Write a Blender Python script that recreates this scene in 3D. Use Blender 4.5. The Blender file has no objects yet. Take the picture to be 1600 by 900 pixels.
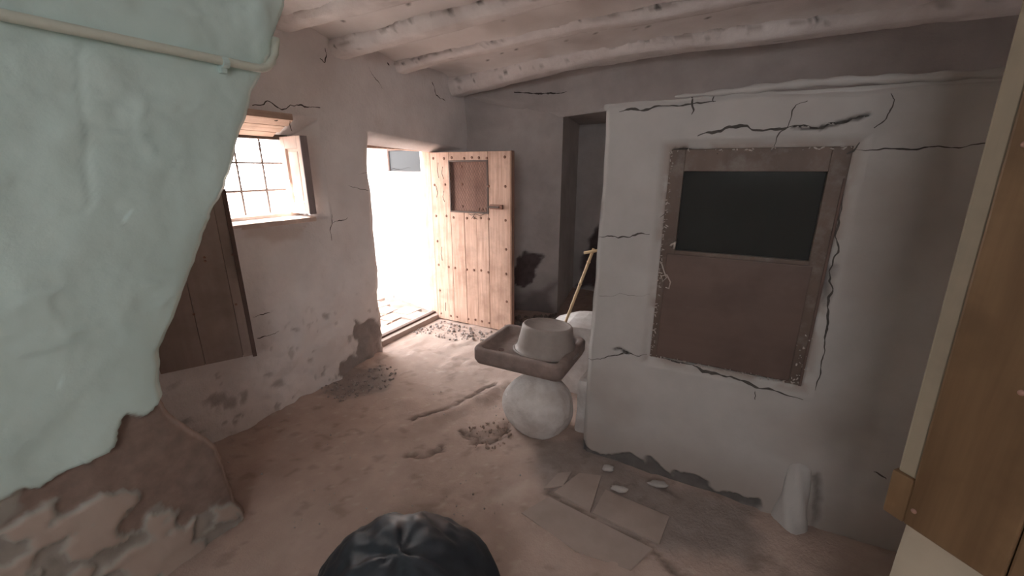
import bpy, bmesh, math, random
import numpy as np
from mathutils import Vector, Matrix, Euler

random.seed(7)
SC = bpy.context.scene
COL = SC.collection

# ------------------------------------------------------------------ camera
FPX = 640.0                      # focal length for a 1600 px wide frame
PITCH, YAW, CAMH = math.radians(16.2), math.radians(27.7), 1.65
cam_d = bpy.data.cameras.new('camera')
cam_d.sensor_width = 36.0
cam_d.lens = FPX / 1600 * 36.0
cam_d.clip_start = 0.02
cam = bpy.data.objects.new('camera', cam_d)
COL.objects.link(cam)
cam.location = (0, 0, CAMH)
cam.rotation_euler = (math.pi / 2 - PITCH, 0, YAW)
SC.camera = cam

# ------------------------------------------------------------------ sky, sun, exposure
world = bpy.data.worlds.new('sky')
SC.world = world
world.use_nodes = True
wn = world.node_tree
bg = wn.nodes['Background']
bg.inputs['Color'].default_value = (0.98, 0.985, 1.0, 1)
bg.inputs['Strength'].default_value = 9.0

sun_d = bpy.data.lights.new('sun', 'SUN')
sun_d.energy = 32.0
sun_d.angle = math.radians(0.6)
sun_d.color = (1.0, 0.96, 0.9)
sun = bpy.data.objects.new('sun', sun_d)
COL.objects.link(sun)
_el = math.radians(40)
_dir = Vector((0.55 * math.cos(_el), 0.83 * math.cos(_el), -math.sin(_el)))
sun.rotation_euler = _dir.to_track_quat('-Z', 'Y').to_euler()
sun.location = (-8, -8, 8)


def portal(name, loc, direction, sx, sy):
    """daylight portal in an opening: guides sky sampling, gives no light itself"""
    d = bpy.data.lights.new(name, 'AREA')
    d.shape = 'RECTANGLE'
    d.size, d.size_y = sx, sy
    d.cycles.is_portal = True
    o = bpy.data.objects.new(name, d)
    COL.objects.link(o)
    o.location = loc
    o.rotation_euler = Vector(direction).to_track_quat('-Z', 'Z').to_euler()


portal('door_portal', (-2.99, 3.09, 0.93), (1, 0, 0), 1.1, 1.9)
portal('window_portal', (-2.99, 1.6, 1.6), (1, 0, 0), 0.8, 0.6)
portal('rear_fill_portal', (0.3, -1.74, 2.04), (0, 1, 0), 1.1, 0.68)  # for the unseen opening added behind the camera as fill

vs = SC.view_settings
vs.view_transform = 'Standard'
vs.look = 'None'
vs.exposure = 0.60
vs.gamma = 1.0
vs.use_curve_mapping = False
SC.cycles.use_denoising = True
SC.cycles.max_bounces = 14
SC.cycles.diffuse_bounces = 10
SC.cycles.sample_clamp_indirect = 12.0

# ------------------------------------------------------------------ survey helpers (photo pixel -> point on a real plane)
_F = np.array([-math.sin(YAW) * math.cos(PITCH), math.cos(YAW) * math.cos(PITCH), -math.sin(PITCH)])
_R = np.array([math.cos(YAW), math.sin(YAW), 0.0])
_U = np.cross(_R, _F)
_C = np.array([0, 0, CAMH])


def at(x, y, axis, val):
    d = _F * FPX + _R * (x - 800) + _U * (450 - y)
    t = (val - _C[axis]) / d[axis]
    return _C + t * d


def uv(pts, axis, val, iu, iv):
    out = []
    for p in pts:
        q = at(p[0], p[1], axis, val)
        out.append((q[iu], q[iv]))
    return out


# ------------------------------------------------------------------ noise
def _hash(ix, iy, s):
    h = (ix.astype(np.int64) * 374761393 + iy.astype(np.int64) * 668265263 + s * 1442695041) & 0xFFFFFFFF
    h = ((h ^ (h >> 13)) * 1274126177) & 0xFFFFFFFF
    return ((h ^ (h >> 16)) & 0xFFFF) / 65535.0


def vnoise(x, y, s=0):
    ix, iy = np.floor(x), np.floor(y)
    fx, fy = x - ix, y - iy
    fx = fx * fx * fx * (fx * (fx * 6 - 15) + 10)
    fy = fy * fy * fy * (fy * (fy * 6 - 15) + 10)
    a, b = _hash(ix, iy, s), _hash(ix + 1, iy, s)
    c, d = _hash(ix, iy + 1, s), _hash(ix + 1, iy + 1, s)
    return (a + (b - a) * fx) + ((c + (d - c) * fx) - (a + (b - a) * fx)) * fy


def fbm(x, y, f=1.0, o=4, s=0):
    """about -1..1"""
    x = np.asarray(x, float); y = np.asarray(y, float)
    v, a, t = 0, 1.0, 0
    for i in range(o):
        v = v + a * (vnoise(x * f + 13.7 * i, y * f - 7.1 * i, s + i) * 2 - 1)
        t += a; a *= 0.5; f *= 2.03
    return v / t * 1.5


def sstep(a, b, x):
    t = np.clip((x - a) / (b - a), 0, 1)
    return t * t * (3 - 2 * t)


def dist_line(u, v, pts):
    d = np.full(np.shape(u), 1e9)
    for (x0, y0), (x1, y1) in zip(pts[:-1], pts[1:]):
        dx, dy = x1 - x0, y1 - y0
        t = np.clip(((u - x0) * dx + (v - y0) * dy) / (dx * dx + dy * dy + 1e-12), 0, 1)
        d = np.minimum(d, np.hypot(u - x0 - t * dx, v - y0 - t * dy))
    return d


def inside(u, v, poly):
    r = np.zeros(np.shape(u), bool)
    n = len(poly)
    for i in range(n):
        (x0, y0), (x1, y1) = poly[i], poly[(i + 1) % n]
        c = ((y0 > v) != (y1 > v)) & (u < (x1 - x0) * (v - y0) / (y1 - y0 + 1e-12) + x0)
        r ^= c
    return r


def patch(u, v, poly, soft=0.02, rag=0.03, f=9, s=3):
    """ragged filled outline: 1 inside, 0 outside"""
    uu = u + rag * fbm(u, v, f, 4, s)
    vv = v + rag * fbm(u, v, f, 4, s + 50)
    d = dist_line(uu, vv, list(poly) + [poly[0]])
    sd = np.where(inside(uu, vv, poly), d, -d)
    return sstep(-soft, soft, sd)


def crack(u, v, pts, w=0.006, rag=0.012, s=5):
    uu = u + rag * fbm(u, v, 22, 3, s)
    vv = v + rag * fbm(u, v, 22, 3, s + 30)
    ww = w * (0.55 + 0.9 * vnoise(u * 9, v * 9, s + 9))
    return 1 - sstep(ww * 0.5, ww * 1.6, dist_line(uu, vv, pts))


# ------------------------------------------------------------------ materials
def new_mat(name):
    m = bpy.data.materials.new(name)
    m.use_nodes = True
    nt = m.node_tree
    return m, nt, nt.nodes['Principled BSDF']


def N(nt, kind, **kw):
    n = nt.nodes.new(kind)
    for k, v in kw.items():
        setattr(n, k, v)
    return n


def noise_node(nt, coord, scale, detail=5, rough=0.6, stretch=None):
    src = coord
    if stretch:
        mp = N(nt, 'ShaderNodeMapping')
        mp.inputs['Scale'].default_value = stretch
        nt.links.new(coord, mp.inputs['Vector'])
        src = mp.outputs['Vector']
    n = N(nt, 'ShaderNodeTexNoise')
    n.inputs['Scale'].default_value = scale
    n.inputs['Detail'].default_value = detail
    n.inputs['Roughness'].default_value = rough
    nt.links.new(src, n.inputs['Vector'])
    return n.outputs['Fac']


def ramp(nt, fac, a, b):
    r = N(nt, 'ShaderNodeMapRange')
    r.inputs['From Min'].default_value = a
    r.inputs['From Max'].default_value = b
    nt.links.new(fac, r.inputs['Value'])
    return r.outputs['Result']


def mixc(nt, fac, a, b):
    m = N(nt, 'ShaderNodeMix', data_type='RGBA')
    for sock, val in ((m.inputs[0], fac), (m.inputs[6], a), (m.inputs[7], b)):
        if isinstance(val, (tuple, list)):
            sock.default_value = tuple(val) + (1,) if len(val) == 3 else val
        elif isinstance(val, (int, float)):
            sock.default_value = val
        else:
            nt.links.new(val, sock)
    return m.outputs[2]


def bump(nt, bsdf, h, strength=0.3, dist=0.01):
    b = N(nt, 'ShaderNodeBump')
    b.inputs['Strength'].default_value = strength
    b.inputs['Distance'].default_value = dist
    nt.links.new(h, b.inputs['Height'])
    nt.links.new(b.outputs['Normal'], bsdf.inputs['Normal'])


def mat_surface(name, base, alt, exposed=(0.2, 0.15, 0.12), dark=(0.03, 0.025, 0.022), tint=(0.4, 0.3, 0.25),
                rough=0.9, scale=3.0, bstr=0.35, fine=60):
    """plaster / earth: attribute m.r exposed ground or painted shadow, m.g crack or hole, m.b dust or dimming tint"""
    m, nt, bs = new_mat(name)
    geo = N(nt, 'ShaderNodeNewGeometry')
    P = geo.outputs['Position']
    c = mixc(nt, ramp(nt, noise_node(nt, P, scale, 6), 0.35, 0.68), base, alt)
    at_ = N(nt, 'ShaderNodeAttribute', attribute_name='m')
    sep = N(nt, 'ShaderNodeSeparateColor')
    nt.links.new(at_.outputs['Color'], sep.inputs['Color'])
    c = mixc(nt, sep.outputs[2], c, tint)
    ex = mixc(nt, ramp(nt, noise_node(nt, P, 14, 5), 0.3, 0.7), exposed, tuple(x * 1.45 for x in exposed))
    c = mixc(nt, sep.outputs[0], c, ex)
    c = mixc(nt, sep.outputs[1], c, dark)
    nt.links.new(c, bs.inputs['Base Color'])
    bs.inputs['Roughness'].default_value = rough
    bs.inputs['Specular IOR Level'].default_value = 0.25
    bump(nt, bs, noise_node(nt, P, fine, 6, 0.65), bstr, 0.01)
    return m


def mat_wood(name, c1, c2, axis='Z', rough=0.75, grain=30, bstr=0.25, dust=None):
    m, nt, bs = new_mat(name)
    tc = N(nt, 'ShaderNodeTexCoord')
    oi = N(nt, 'ShaderNodeObjectInfo')
    add = N(nt, 'ShaderNodeVectorMath', operation='ADD')
    nt.links.new(tc.outputs['Object'], add.inputs[0])
    nt.links.new(oi.outputs['Random'], add.inputs[1])
    st = {'X': (0.06, 1, 1), 'Y': (1, 0.06, 1), 'Z': (1, 1, 0.06)}[axis]
    g = noise_node(nt, add.outputs[0], grain, 5, 0.6, st)
    big = noise_node(nt, add.outputs[0], 4, 4, 0.6)
    c = mixc(nt, ramp(nt, g, 0.3, 0.7), c1, c2)
    c = mixc(nt, ramp(nt, big, 0.45, 0.8), c, tuple(x * 0.72 for x in c1))
    if dust:
        c = mixc(nt, ramp(nt, noise_node(nt, tc.outputs['Object'], 9, 6, 0.7), 0.5, 0.7), c, dust)
    nt.links.new(c, bs.inputs['Base Color'])
    bs.inputs['Roughness'].default_value = rough
    bs.inputs['Specular IOR Level'].default_value = 0.3
    bump(nt, bs, g, bstr, 0.006)
    return m


def mat_plain(name, col, rough=0.6, metal=0.0, var=0.12, scale=20, bstr=0.15, spec=0.4):
    m, nt, bs = new_mat(name)
    tc = N(nt, 'ShaderNodeTexCoord')
    n = noise_node(nt, tc.outputs['Object'], scale, 5)
    c = mixc(nt, ramp(nt, n, 0.3, 0.7), tuple(x * (1 - var) for x in col), tuple(min(1, x * (1 + var)) for x in col))
    nt.links.new(c, bs.inputs['Base Color'])
    bs.inputs['Roughness'].default_value = rough
    bs.inputs['Metallic'].default_value = metal
    bs.inputs['Specular IOR Level'].default_value = spec
    if bstr:
        bump(nt, bs, n, bstr, 0.005)
    return m


M = {}
M['white'] = mat_surface('whitewash', (0.80, 0.775, 0.77), (0.70, 0.67, 0.665), exposed=(0.17, 0.14, 0.13), tint=(0.62, 0.54, 0.50), bstr=0.6, fine=30)
M['ceil'] = mat_surface('ceiling_plaster', (0.80, 0.775, 0.77), (0.72, 0.69, 0.68), exposed=(0.2, 0.17, 0.16), tint=(0.4, 0.35, 0.32), bstr=0.25)
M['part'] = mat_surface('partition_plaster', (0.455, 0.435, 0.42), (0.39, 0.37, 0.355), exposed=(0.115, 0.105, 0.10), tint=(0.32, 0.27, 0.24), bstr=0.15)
M['mint'] = mat_surface('mint_paint', (0.575, 0.725, 0.695), (0.525, 0.67, 0.64), exposed=(0.20, 0.15, 0.127), tint=(0.44, 0.37, 0.32), rough=0.4, bstr=0.22, fine=22)
M['floor'] = mat_surface('earth_floor', (0.45, 0.35, 0.305), (0.365, 0.275, 0.237), exposed=(0.19, 0.165, 0.155), dark=(0.10, 0.075, 0.062), tint=(0.50, 0.42, 0.37), bstr=0.5, scale=4)
M['out'] = mat_surface('outside_whitewash', (0.86, 0.84, 0.82), (0.8, 0.78, 0.76), exposed=(0.045, 0.04, 0.04), tint=(0.2, 0.16, 0.145))
M['dark'] = mat_surface('old_dark_plaster', (0.54, 0.51, 0.50), (0.43, 0.40, 0.39), exposed=(0.085, 0.066, 0.066), tint=(0.2, 0.17, 0.16))
M['pier'] = mat_surface('cream_plaster', (0.42, 0.36, 0.28), (0.36, 0.30, 0.23), bstr=0.2)
M['door'] = mat_wood('door_wood', (0.52, 0.335, 0.255), (0.76, 0.555, 0.455), 'Z', 0.8, 42, 0.7)
M['door_edge'] = mat_wood('door_edge_wood', (0.36, 0.22, 0.17), (0.45, 0.29, 0.22), 'Z', 0.8, 30)
M['hatch'] = mat_wood('hatch_wood', (0.26, 0.15, 0.12), (0.34, 0.21, 0.17), 'Z', 0.85, 30)
M['board'] = mat_wood('grey_brown_board', (0.33, 0.255, 0.225), (0.41, 0.32, 0.285), 'Z', 0.7, 14, 0.15)
M['board_dark'] = mat_wood('board_edge', (0.11, 0.075, 0.065), (0.15, 0.1, 0.085), 'Z', 0.8, 20)
M['brown'] = mat_wood('brown_frame_paint', (0.12, 0.086, 0.07), (0.155, 0.108, 0.086), 'Z', 0.55, 12, 0.1, dust=(0.19, 0.155, 0.135))
M['panel'] = mat_wood('red_brown_panel', (0.115, 0.078, 0.066), (0.145, 0.098, 0.082), 'X', 0.5, 8, 0.05)
M['rwood'] = mat_wood('varnished_wood', (0.105, 0.06, 0.03), (0.19, 0.115, 0.06), 'Z', 0.5, 14, 0.15)
M['rwood_edge'] = mat_wood('worn_wood_edge', (0.22, 0.18, 0.13), (0.28, 0.23, 0.165), 'Z', 0.7, 12, 0.15)
M['shutter'] = mat_wood('pale_shutter_wood', (0.62, 0.49, 0.43), (0.72, 0.60, 0.54), 'Z', 0.7, 20, 0.2)
M['shutter_dark'] = mat_wood('shutter_edge', (0.26, 0.22, 0.22), (0.33, 0.28, 0.28), 'Z', 0.7, 20, 0.2)
M['lintel'] = mat_wood('lintel_wood', (0.52, 0.38, 0.30), (0.70, 0.55, 0.46), 'Y', 0.85, 40, 0.8)
M['beam'] = mat_surface('whitewashed_beam', (0.78, 0.75, 0.74), (0.66, 0.62, 0.61), exposed=(0.19, 0.155, 0.14), tint=(0.36, 0.3, 0.27), bstr=0.5, fine=40, scale=6)
M['iron'] = mat_plain('rusty_iron', (0.13, 0.10, 0.09), 0.7, 0.4)
M['stud'] = mat_plain('stud_iron', (0.30, 0.17, 0.13), 0.7, 0.2)
M['stone'] = mat_plain('sink_stone', (0.25, 0.195, 0.175), 0.85, var=0.22, scale=12, bstr=0.3)
M['boulder'] = mat_surface('whitewashed_stone', (0.72, 0.69, 0.67), (0.52, 0.475, 0.45), exposed=(0.22, 0.18, 0.16), tint=(0.36, 0.29, 0.26), bstr=0.5, scale=7)
M['tub'] = mat_plain('grey_plastic', (0.31, 0.27, 0.25), 0.55, var=0.08, bstr=0.03)
M['cane'] = mat_plain('yellow_cane', (0.72, 0.53, 0.32), 0.6, var=0.1)
M['bag'] = mat_plain('black_plastic', (0.02, 0.026, 0.034), 0.47, var=0.3, bstr=0.1, spec=0.5)
M['pipe'] = mat_plain('painted_pipe', (0.56, 0.60, 0.52), 0.45, var=0.05, bstr=0.05)
M['crumb'] = mat_plain('rubble_crumbs', (0.34, 0.29, 0.27), 0.9, var=0.4, scale=60)
M['flake'] = mat_plain('plaster_flake', (0.40, 0.37, 0.35), 0.9, var=0.1)
M['tile'] = mat_plain('worn_cement_tile', (0.33, 0.265, 0.235), 0.8, var=0.1, scale=6)
M['paving'] = mat_plain('outdoor_paving', (0.34, 0.26, 0.225), 0.9, var=0.3, scale=9)
M['ground'] = mat_plain('alley_ground', (0.24, 0.18, 0.155), 0.95, var=0.3, scale=5)
M['blue'] = mat_plain('dark_blue_sheet', (0.009, 0.011, 0.014), 0.5, var=0.1)
M['dirt'] = mat_plain('dirt', (0.2, 0.16, 0.14), 0.95, var=0.3)
M['crack'] = mat_plain('crack_dirt', (0.075, 0.066, 0.06), 0.95, var=0.3)
M['earth'] = mat_plain('earth_crumbs', (0.33, 0.245, 0.205), 0.95, var=0.25)
M['wire'] = mat_plain('pale_wire', (0.42, 0.36, 0.33), 0.6)


def mat_glass(name):
    m, nt, bs = new_mat(name)
    nt.nodes.remove(bs)
    out = nt.nodes['Material Output']
    gl = N(nt, 'ShaderNodeBsdfGlossy'); gl.inputs['Roughness'].default_value = 0.08
    gl.inputs['Color'].default_value = (0.75, 0.8, 0.78, 1)
    di = N(nt, 'ShaderNodeBsdfDiffuse'); di.inputs['Color'].default_value = (0.05, 0.052, 0.05, 1)
    tr = N(nt, 'ShaderNodeBsdfTransparent'); tr.inputs['Color'].default_value = (0.25, 0.27, 0.26, 1)
    a = N(nt, 'ShaderNodeMixShader'); a.inputs[0].default_value = 0.55
    nt.links.new(tr.outputs[0], a.inputs[1]); nt.links.new(di.outputs[0], a.inputs[2])
    fr = N(nt, 'ShaderNodeFresnel'); fr.inputs[0].default_value = 1.35
    b = N(nt, 'ShaderNodeMixShader')
    nt.links.new(fr.outputs[0], b.inputs[0]); nt.links.new(a.outputs[0], b.inputs[1]); nt.links.new(gl.outputs[0], b.inputs[2])
    nt.links.new(b.outputs[0], out.inputs['Surface'])
    return m


M['glass'] = mat_glass('dusty_glass')


# ------------------------------------------------------------------ object helpers
def link(name, me, mat=None, parent=None, kind=None, label=None, cat=None, group=None, smooth=True):
    o = bpy.data.objects.new(name, me)
    COL.objects.link(o)
    if mat is not None and not me.materials:
        me.materials.append(M[mat] if isinstance(mat, str) else mat)
    if smooth:
        me.polygons.foreach_set('use_smooth', [True] * len(me.polygons))
    if parent:
        o.parent = parent
    props(o, kind, label, cat, group)
    return o


def props(o, kind=None, label=None, cat=None, group=None):
    for k, v in (('kind', kind), ('label', label), ('category', cat), ('group', group)):
        if v:
            o[k] = v
    return o


def empty(name, loc=(0, 0, 0), rz=0.0, **kw):
    o = bpy.data.objects.new(name, None)
    COL.objects.link(o)
    o.location = loc
    o.rotation_euler = (0, 0, rz)
    o.empty_display_size = 0.1
    return props(o, **kw)


def bm_obj(name, bm, mat, parent=None, smooth=False, **kw):
    bmesh.ops.recalc_face_normals(bm, faces=bm.faces)
    me = bpy.data.meshes.new(name)
    bm.to_mesh(me); bm.free()
    return link(name, me, mat, parent, smooth=smooth, **kw)


def add_box(bm, lo, hi, bev=0.0):
    vs_ = bmesh.ops.create_cube(bm, size=1.0)['verts']
    c = [(a + b) / 2 for a, b in zip(lo, hi)]
    s = [abs(b - a) for a, b in zip(lo, hi)]
    for v in vs_:
        v.co = Vector([c[i] + v.co[i] * s[i] for i in range(3)])
    if bev:
        es = list({e for v in vs_ for e in v.link_edges})
        bmesh.ops.bevel(bm, geom=es, offset=bev, segments=2, affect='EDGES', profile=0.6)


def box(name, lo, hi, mat, parent=None, bev=0.004, **kw):
    bm = bmesh.new()
    add_box(bm, lo, hi, bev)
    return bm_obj(name, bm, mat, parent, **kw)


def tube_bm(bm, pts, r, n=8, caps=True):
    """swept round tube through pts; r may be a list"""
    pts = [Vector(p) for p in pts]
    rr = r if isinstance(r, (list, tuple)) else [r] * len(pts)
    rings = []
    up = Vector((0.123, 0.317, 0.94)).normalized()
    for i, p in enumerate(pts):
        t = (pts[min(i + 1, len(pts) - 1)] - pts[max(i - 1, 0)]).normalized()
        a = t.cross(up)
        if a.length < 1e-3:
            a = t.cross(Vector((1, 0, 0)))
        a.normalize()
        b = t.cross(a)
        rings.append([bm.verts.new(p + (a * math.cos(2 * math.pi * k / n) + b * math.sin(2 * math.pi * k / n)) * rr[i]) for k in range(n)])
    for q0, q1 in zip(rings[:-1], rings[1:]):
        for k in range(n):
            bm.faces.new((q0[k], q0[(k + 1) % n], q1[(k + 1) % n], q1[k]))
    if caps:
        bm.faces.new(rings[0][::-1]); bm.faces.new(rings[-1])


def tube(name, pts, r, mat, parent=None, n=8, **kw):
    bm = bmesh.new()
    tube_bm(bm, pts, r, n)
    return bm_obj(name, bm, mat, parent, smooth=True, **kw)


def raw(name, co, faces, mat, parent=None, cols=None, smooth=True, **kw):
    me = bpy.data.meshes.new(name)
    me.from_pydata([tuple(c) for c in co], [], faces)
    me.update()
    if cols is not None:
        at_ = me.color_attributes.new('m', 'FLOAT_COLOR', 'POINT')
        a = np.ones((len(co), 4), np.float32)
        a[:, :3] = cols
        at_.data.foreach_set('color', a.ravel())
    return link(name, me, mat, parent, smooth=smooth, **kw)


def steps(*stops):
    """steps((0,.05),(1,.01),(3,..)) -> coordinates: from each stop on, with that spacing"""
    out = []
    for (a, s), (b, _) in zip(stops[:-1], stops[1:]):
        n = max(1, int(round((b - a) / s)))
        out += list(np.linspace(a, b, n, endpoint=False))
    out.append(stops[-1][0])
    return np.array(out)


def field(name, U, V, pos, dfun, mat, keep=None, hole=None, flip=False, **kw):
    """relief surface over a (u,v) grid. dfun(u,v)->(d, r, g, b). keep(u,v) tests cell centres.
    hole: list of (test(u,v), rings[(depth, fn(u,v)->(u,v))]) adds reveals round openings."""
    uu, vv = np.meshgrid(U, V)
    d, r, g, b = dfun(uu, vv)
    z = np.zeros_like(uu)
    X = pos(uu, vv, d)
    co = np.stack([c + z for c in X], -1).reshape(-1, 3)
    cols = np.stack([np.clip(c + z, 0, 1) for c in (r, g, b)], -1).reshape(-1, 3)
    nu, nv = len(U), len(V)
    cu = (U[:-1] + U[1:]) / 2; cv = (V[:-1] + V[1:]) / 2
    cuu, cvv = np.meshgrid(cu, cv)
    k = np.ones_like(cuu, bool) if keep is None else keep(cuu, cvv)
    faces = []
    jj, ii = np.nonzero(k)
    for j, i in zip(jj.tolist(), ii.tolist()):
        q = (j * nu + i, j * nu + i + 1, (j + 1) * nu + i + 1, (j + 1) * nu + i)
        faces.append(q[::-1] if flip else q)
    co = co.tolist(); cols = cols.tolist()
    for test, rings in (hole or []):
        h = test(cuu, cvv)
        memo = {}

        def ring_pt(idx, n):
            if (idx, n) not in memo:
                u0, v0 = uu.flat[idx], vv.flat[idx]
                dep, fn = rings[n]
                u1, v1 = fn(u0, v0)
                p = pos(np.array(u1), np.array(v1), np.array(dep + float(d.flat[idx]) * (0.5 if n < len(rings) - 1 else 0)))
                memo[(idx, n)] = len(co)
                co.append([float(c) for c in p]); cols.append([0, 0, 0])
            return memo[(idx, n)]

        def quad(a, b_):
            prev = (a, b_)
            for n in range(len(rings)):
                nx = (ring_pt(a, n), ring_pt(b_, n))
                q = (prev[0], prev[1], nx[1], nx[0])
                faces.append(q[::-1] if flip else q)
                prev = nx
        for j, i in zip(*[a.tolist() for a in np.nonzero(h)]):
            if i > 0 and not h[j, i - 1]: quad((j + 1) * nu + i, j * nu + i)
            if i < nu - 2 and not h[j, i + 1]: quad(j * nu + i + 1, (j + 1) * nu + i + 1)
            if j > 0 and not h[j - 1, i]: quad(j * nu + i, j * nu + i + 1)
            if j < nv - 2 and not h[j + 1, i]: quad((j + 1) * nu + i + 1, (j + 1) * nu + i)
    used = sorted({i for f in faces for i in f})
    mp = {a: n for n, a in enumerate(used)}
    return raw(name, [co[a] for a in used], [tuple(mp[i] for i in f) for f in faces], mat,
               cols=np.array([cols[a] for a in used], np.float32), **kw)


Z0 = lambda u: np.zeros_like(u)


def crack_line(pts, w, pos, dfun, seed, parent, name='crack', off=0.0012, side=1):
    """open crack: a jagged dark split that follows the relief of its wall"""
    rn = random.Random(seed)
    P = [np.array(p, float) for p in pts]
    seq = []
    for a, b in zip(P[:-1], P[1:]):
        n = max(2, int(np.hypot(*(b - a)) / 0.006))
        seq += [a + (b - a) * k / n for k in range(n)]
    seq.append(P[-1])
    seq = np.array(seq)
    tg = np.gradient(seq, axis=0); tg /= (np.linalg.norm(tg, axis=1)[:, None] + 1e-9)
    nr = np.stack([-tg[:, 1], tg[:, 0]], 1)
    t = np.linspace(0, 1, len(seq))
    k = np.arange(len(seq)) * 0.006
    seq = seq + nr * (0.010 * fbm(k, k * 0 + seed, 18, 3, seed) * np.minimum(1, 6 * np.minimum(t, 1 - t) + 0.2))[:, None]
    hw = w * 0.5 * (0.35 + 0.9 * np.abs(fbm(k, k * 0 - seed, 14, 3, seed + 1))) * (0.25 + 0.75 * np.sin(np.pi * np.clip(t, 0.02, 0.98)) ** 0.5)
    L, R_ = seq - nr * hw[:, None], seq + nr * hw[:, None]
    co = []
    for q in (L, R_):
        d = dfun(q[:, 0], q[:, 1])[0] + off
        X = pos(q[:, 0], q[:, 1], d)
        co.append(np.stack([np.asarray(c) + 0 * d for c in X], -1))
    n = len(seq)
    co = np.concatenate(co)
    fs = [(i, i + 1, n + i + 1, n + i) for i in range(n - 1)]
    return raw(name, co, fs, 'crack', parent, smooth=False)


# ================================================================== FLOOR
SINKX0, SINKX1, SINKY0, SINKY1 = -1.41, -0.775, 2.10, 2.62
WX = -2.675           # inner face of the street wall
PY = 2.065            # near face of the partition


fl_dark = uv([(520, 590), (600, 575), (615, 590), (600, 610), (540, 625), (500, 620)], 2, 0, 0, 1)
fl_dark2 = uv([(830, 690), (905, 690), (1010, 745), (1190, 800), (1170, 870), (1060, 860), (1000, 850), (870, 770), (840, 740)], 2, 0, 0, 1)
fl_hump = uv([(660, 660), (720, 640), (790, 600)], 2, 0, 0, 1)
fl_pale = uv([(755, 790), (790, 760), (830, 755), (800, 785)], 2, 0, 0, 1)
fl_rut1 = uv([(640, 660), (700, 640), (740, 620), (775, 600)], 2, 0, 0, 1)
fl_rut2 = uv([(725, 675), (745, 690), (780, 685), (795, 670)], 2, 0, 0, 1)
fl_rut3 = uv([(640, 710), (665, 715), (690, 700)], 2, 0, 0, 1)
fl_joint = uv([(855, 770), (930, 815), (1010, 850), (1060, 900)], 2, 0, 0, 1)


def floor_d(u, v):
    d = 0.012 * fbm(u, v, 1.6, 4, 1) + 0.005 * fbm(u, v, 9, 4, 2)
    lump = sstep(0.25, 0.9, fbm(u, v, 5, 3, 8)) * sstep(1.0, 1.6, v)
    d = d + 0.012 * lump
    # earth banked against the street wall
    d = d + 0.05 * sstep(WX + 0.22, WX, u) * (1 - sstep(2.45, 2.6, v)) * (0.6 + 0.5 * fbm(u, v, 4, 3, 4))
    r = patch(u, v, fl_dark, 0.05, 0.06, 8) * 0.8
    r = np.maximum(r, patch(u, v, fl_dark2, 0.05, 0.05, 6) * 0.75)
    hm = np.exp(-(dist_line(u, v, fl_hump) / 0.07) ** 2)
    d = d + 0.02 * hm
    g = 0
    for k, ln in enumerate((fl_rut1, fl_rut2, fl_rut3)):
        c = crack(u, v, ln, 0.016, 0.03, 20 + k)
        d = d - 0.02 * c; g = np.maximum(g, c * 0.6)
    c = crack(u, v, fl_joint, 0.014, 0.006, 40)
    d = d - 0.01 * c; g = np.maximum(g, c * 0.7)
    sp = sstep(0.55, 0.75, fbm(u, v, 14, 3, 31)) * 0.5
    g = np.maximum(g, sp * 0.5)
    b = sstep(0.25, 1.0, fbm(u, v, 1.3, 4, 12)) * 0.35
    b = np.maximum(b, patch(u, v, fl_pale, 0.05, 0.03) * 0.8)
    b = np.maximum(b, sstep(0.8, 1.0, fbm(u, v, 30, 2, 66)) * 0.5)
    b = b * (1 - r)
    d = d * (1 - 0.85 * sstep(-0.85, -0.7, u) * sstep(0.0, -0.1, u) * sstep(1.4, 1.5, v) * sstep(2.0, 1.95, v))
    d = np.where((u < WX - 0.02), d * 0.2, d)
    return d, r, g, b


floor = field('floor', steps((-3.0, 0.03), (-2.7, 0.02), (0.9, 0.06), (2.1, 1)), steps((-1.8, 0.08), (0.3, 0.02), (3.6, 0.04), (5.8, 1)),
              lambda u, v, d: (u, v, d), floor_d, 'floor', kind='structure')


# cement tiles still lying in the floor by the partition
def slab(pts, z0, h, name, mat, parent=None, jit=0.0, **kw):
    bm = bmesh.new()
    q = [Vector((p[0], p[1], 0)) for p in pts]
    c = sum(q, Vector()) / len(q)
    top = [bm.verts.new((p.x, p.y, z0 + h)) for p in q]
    bot = [bm.verts.new((c.x + (p.x - c.x) * 1.03, c.y + (p.y - c.y) * 1.03, z0)) for p in q]
    bm.faces.new(top)
    n = len(q)
    for i in range(n):
        bm.faces.new((top[i], bot[i], bot[(i + 1) % n], top[(i + 1) % n]))
    return bm_obj(name, bm, mat, parent, **kw)


for poly in ([(866, 768), (905, 738), (940, 742), (922, 798)],
             [(926, 800), (946, 764), (1046, 806), (1030, 848)],
             [(815, 800), (858, 775), (1020, 856), (985, 890), (900, 860)],
             [(850, 762), (872, 738), (893, 736), (880, 758)]):
    slab(uv(poly, 2, 0.01, 0, 1), -0.012, 0.0185, 'floor_tile', 'tile', floor)

# ================================================================== STREET WALL (window and door in it)
DU0, DU1, DTOP = 2.56, 3.93, 1.94
WU0, WU1, WV0, WV1 = 1.10, 2.13, 1.30, 1.99

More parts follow.
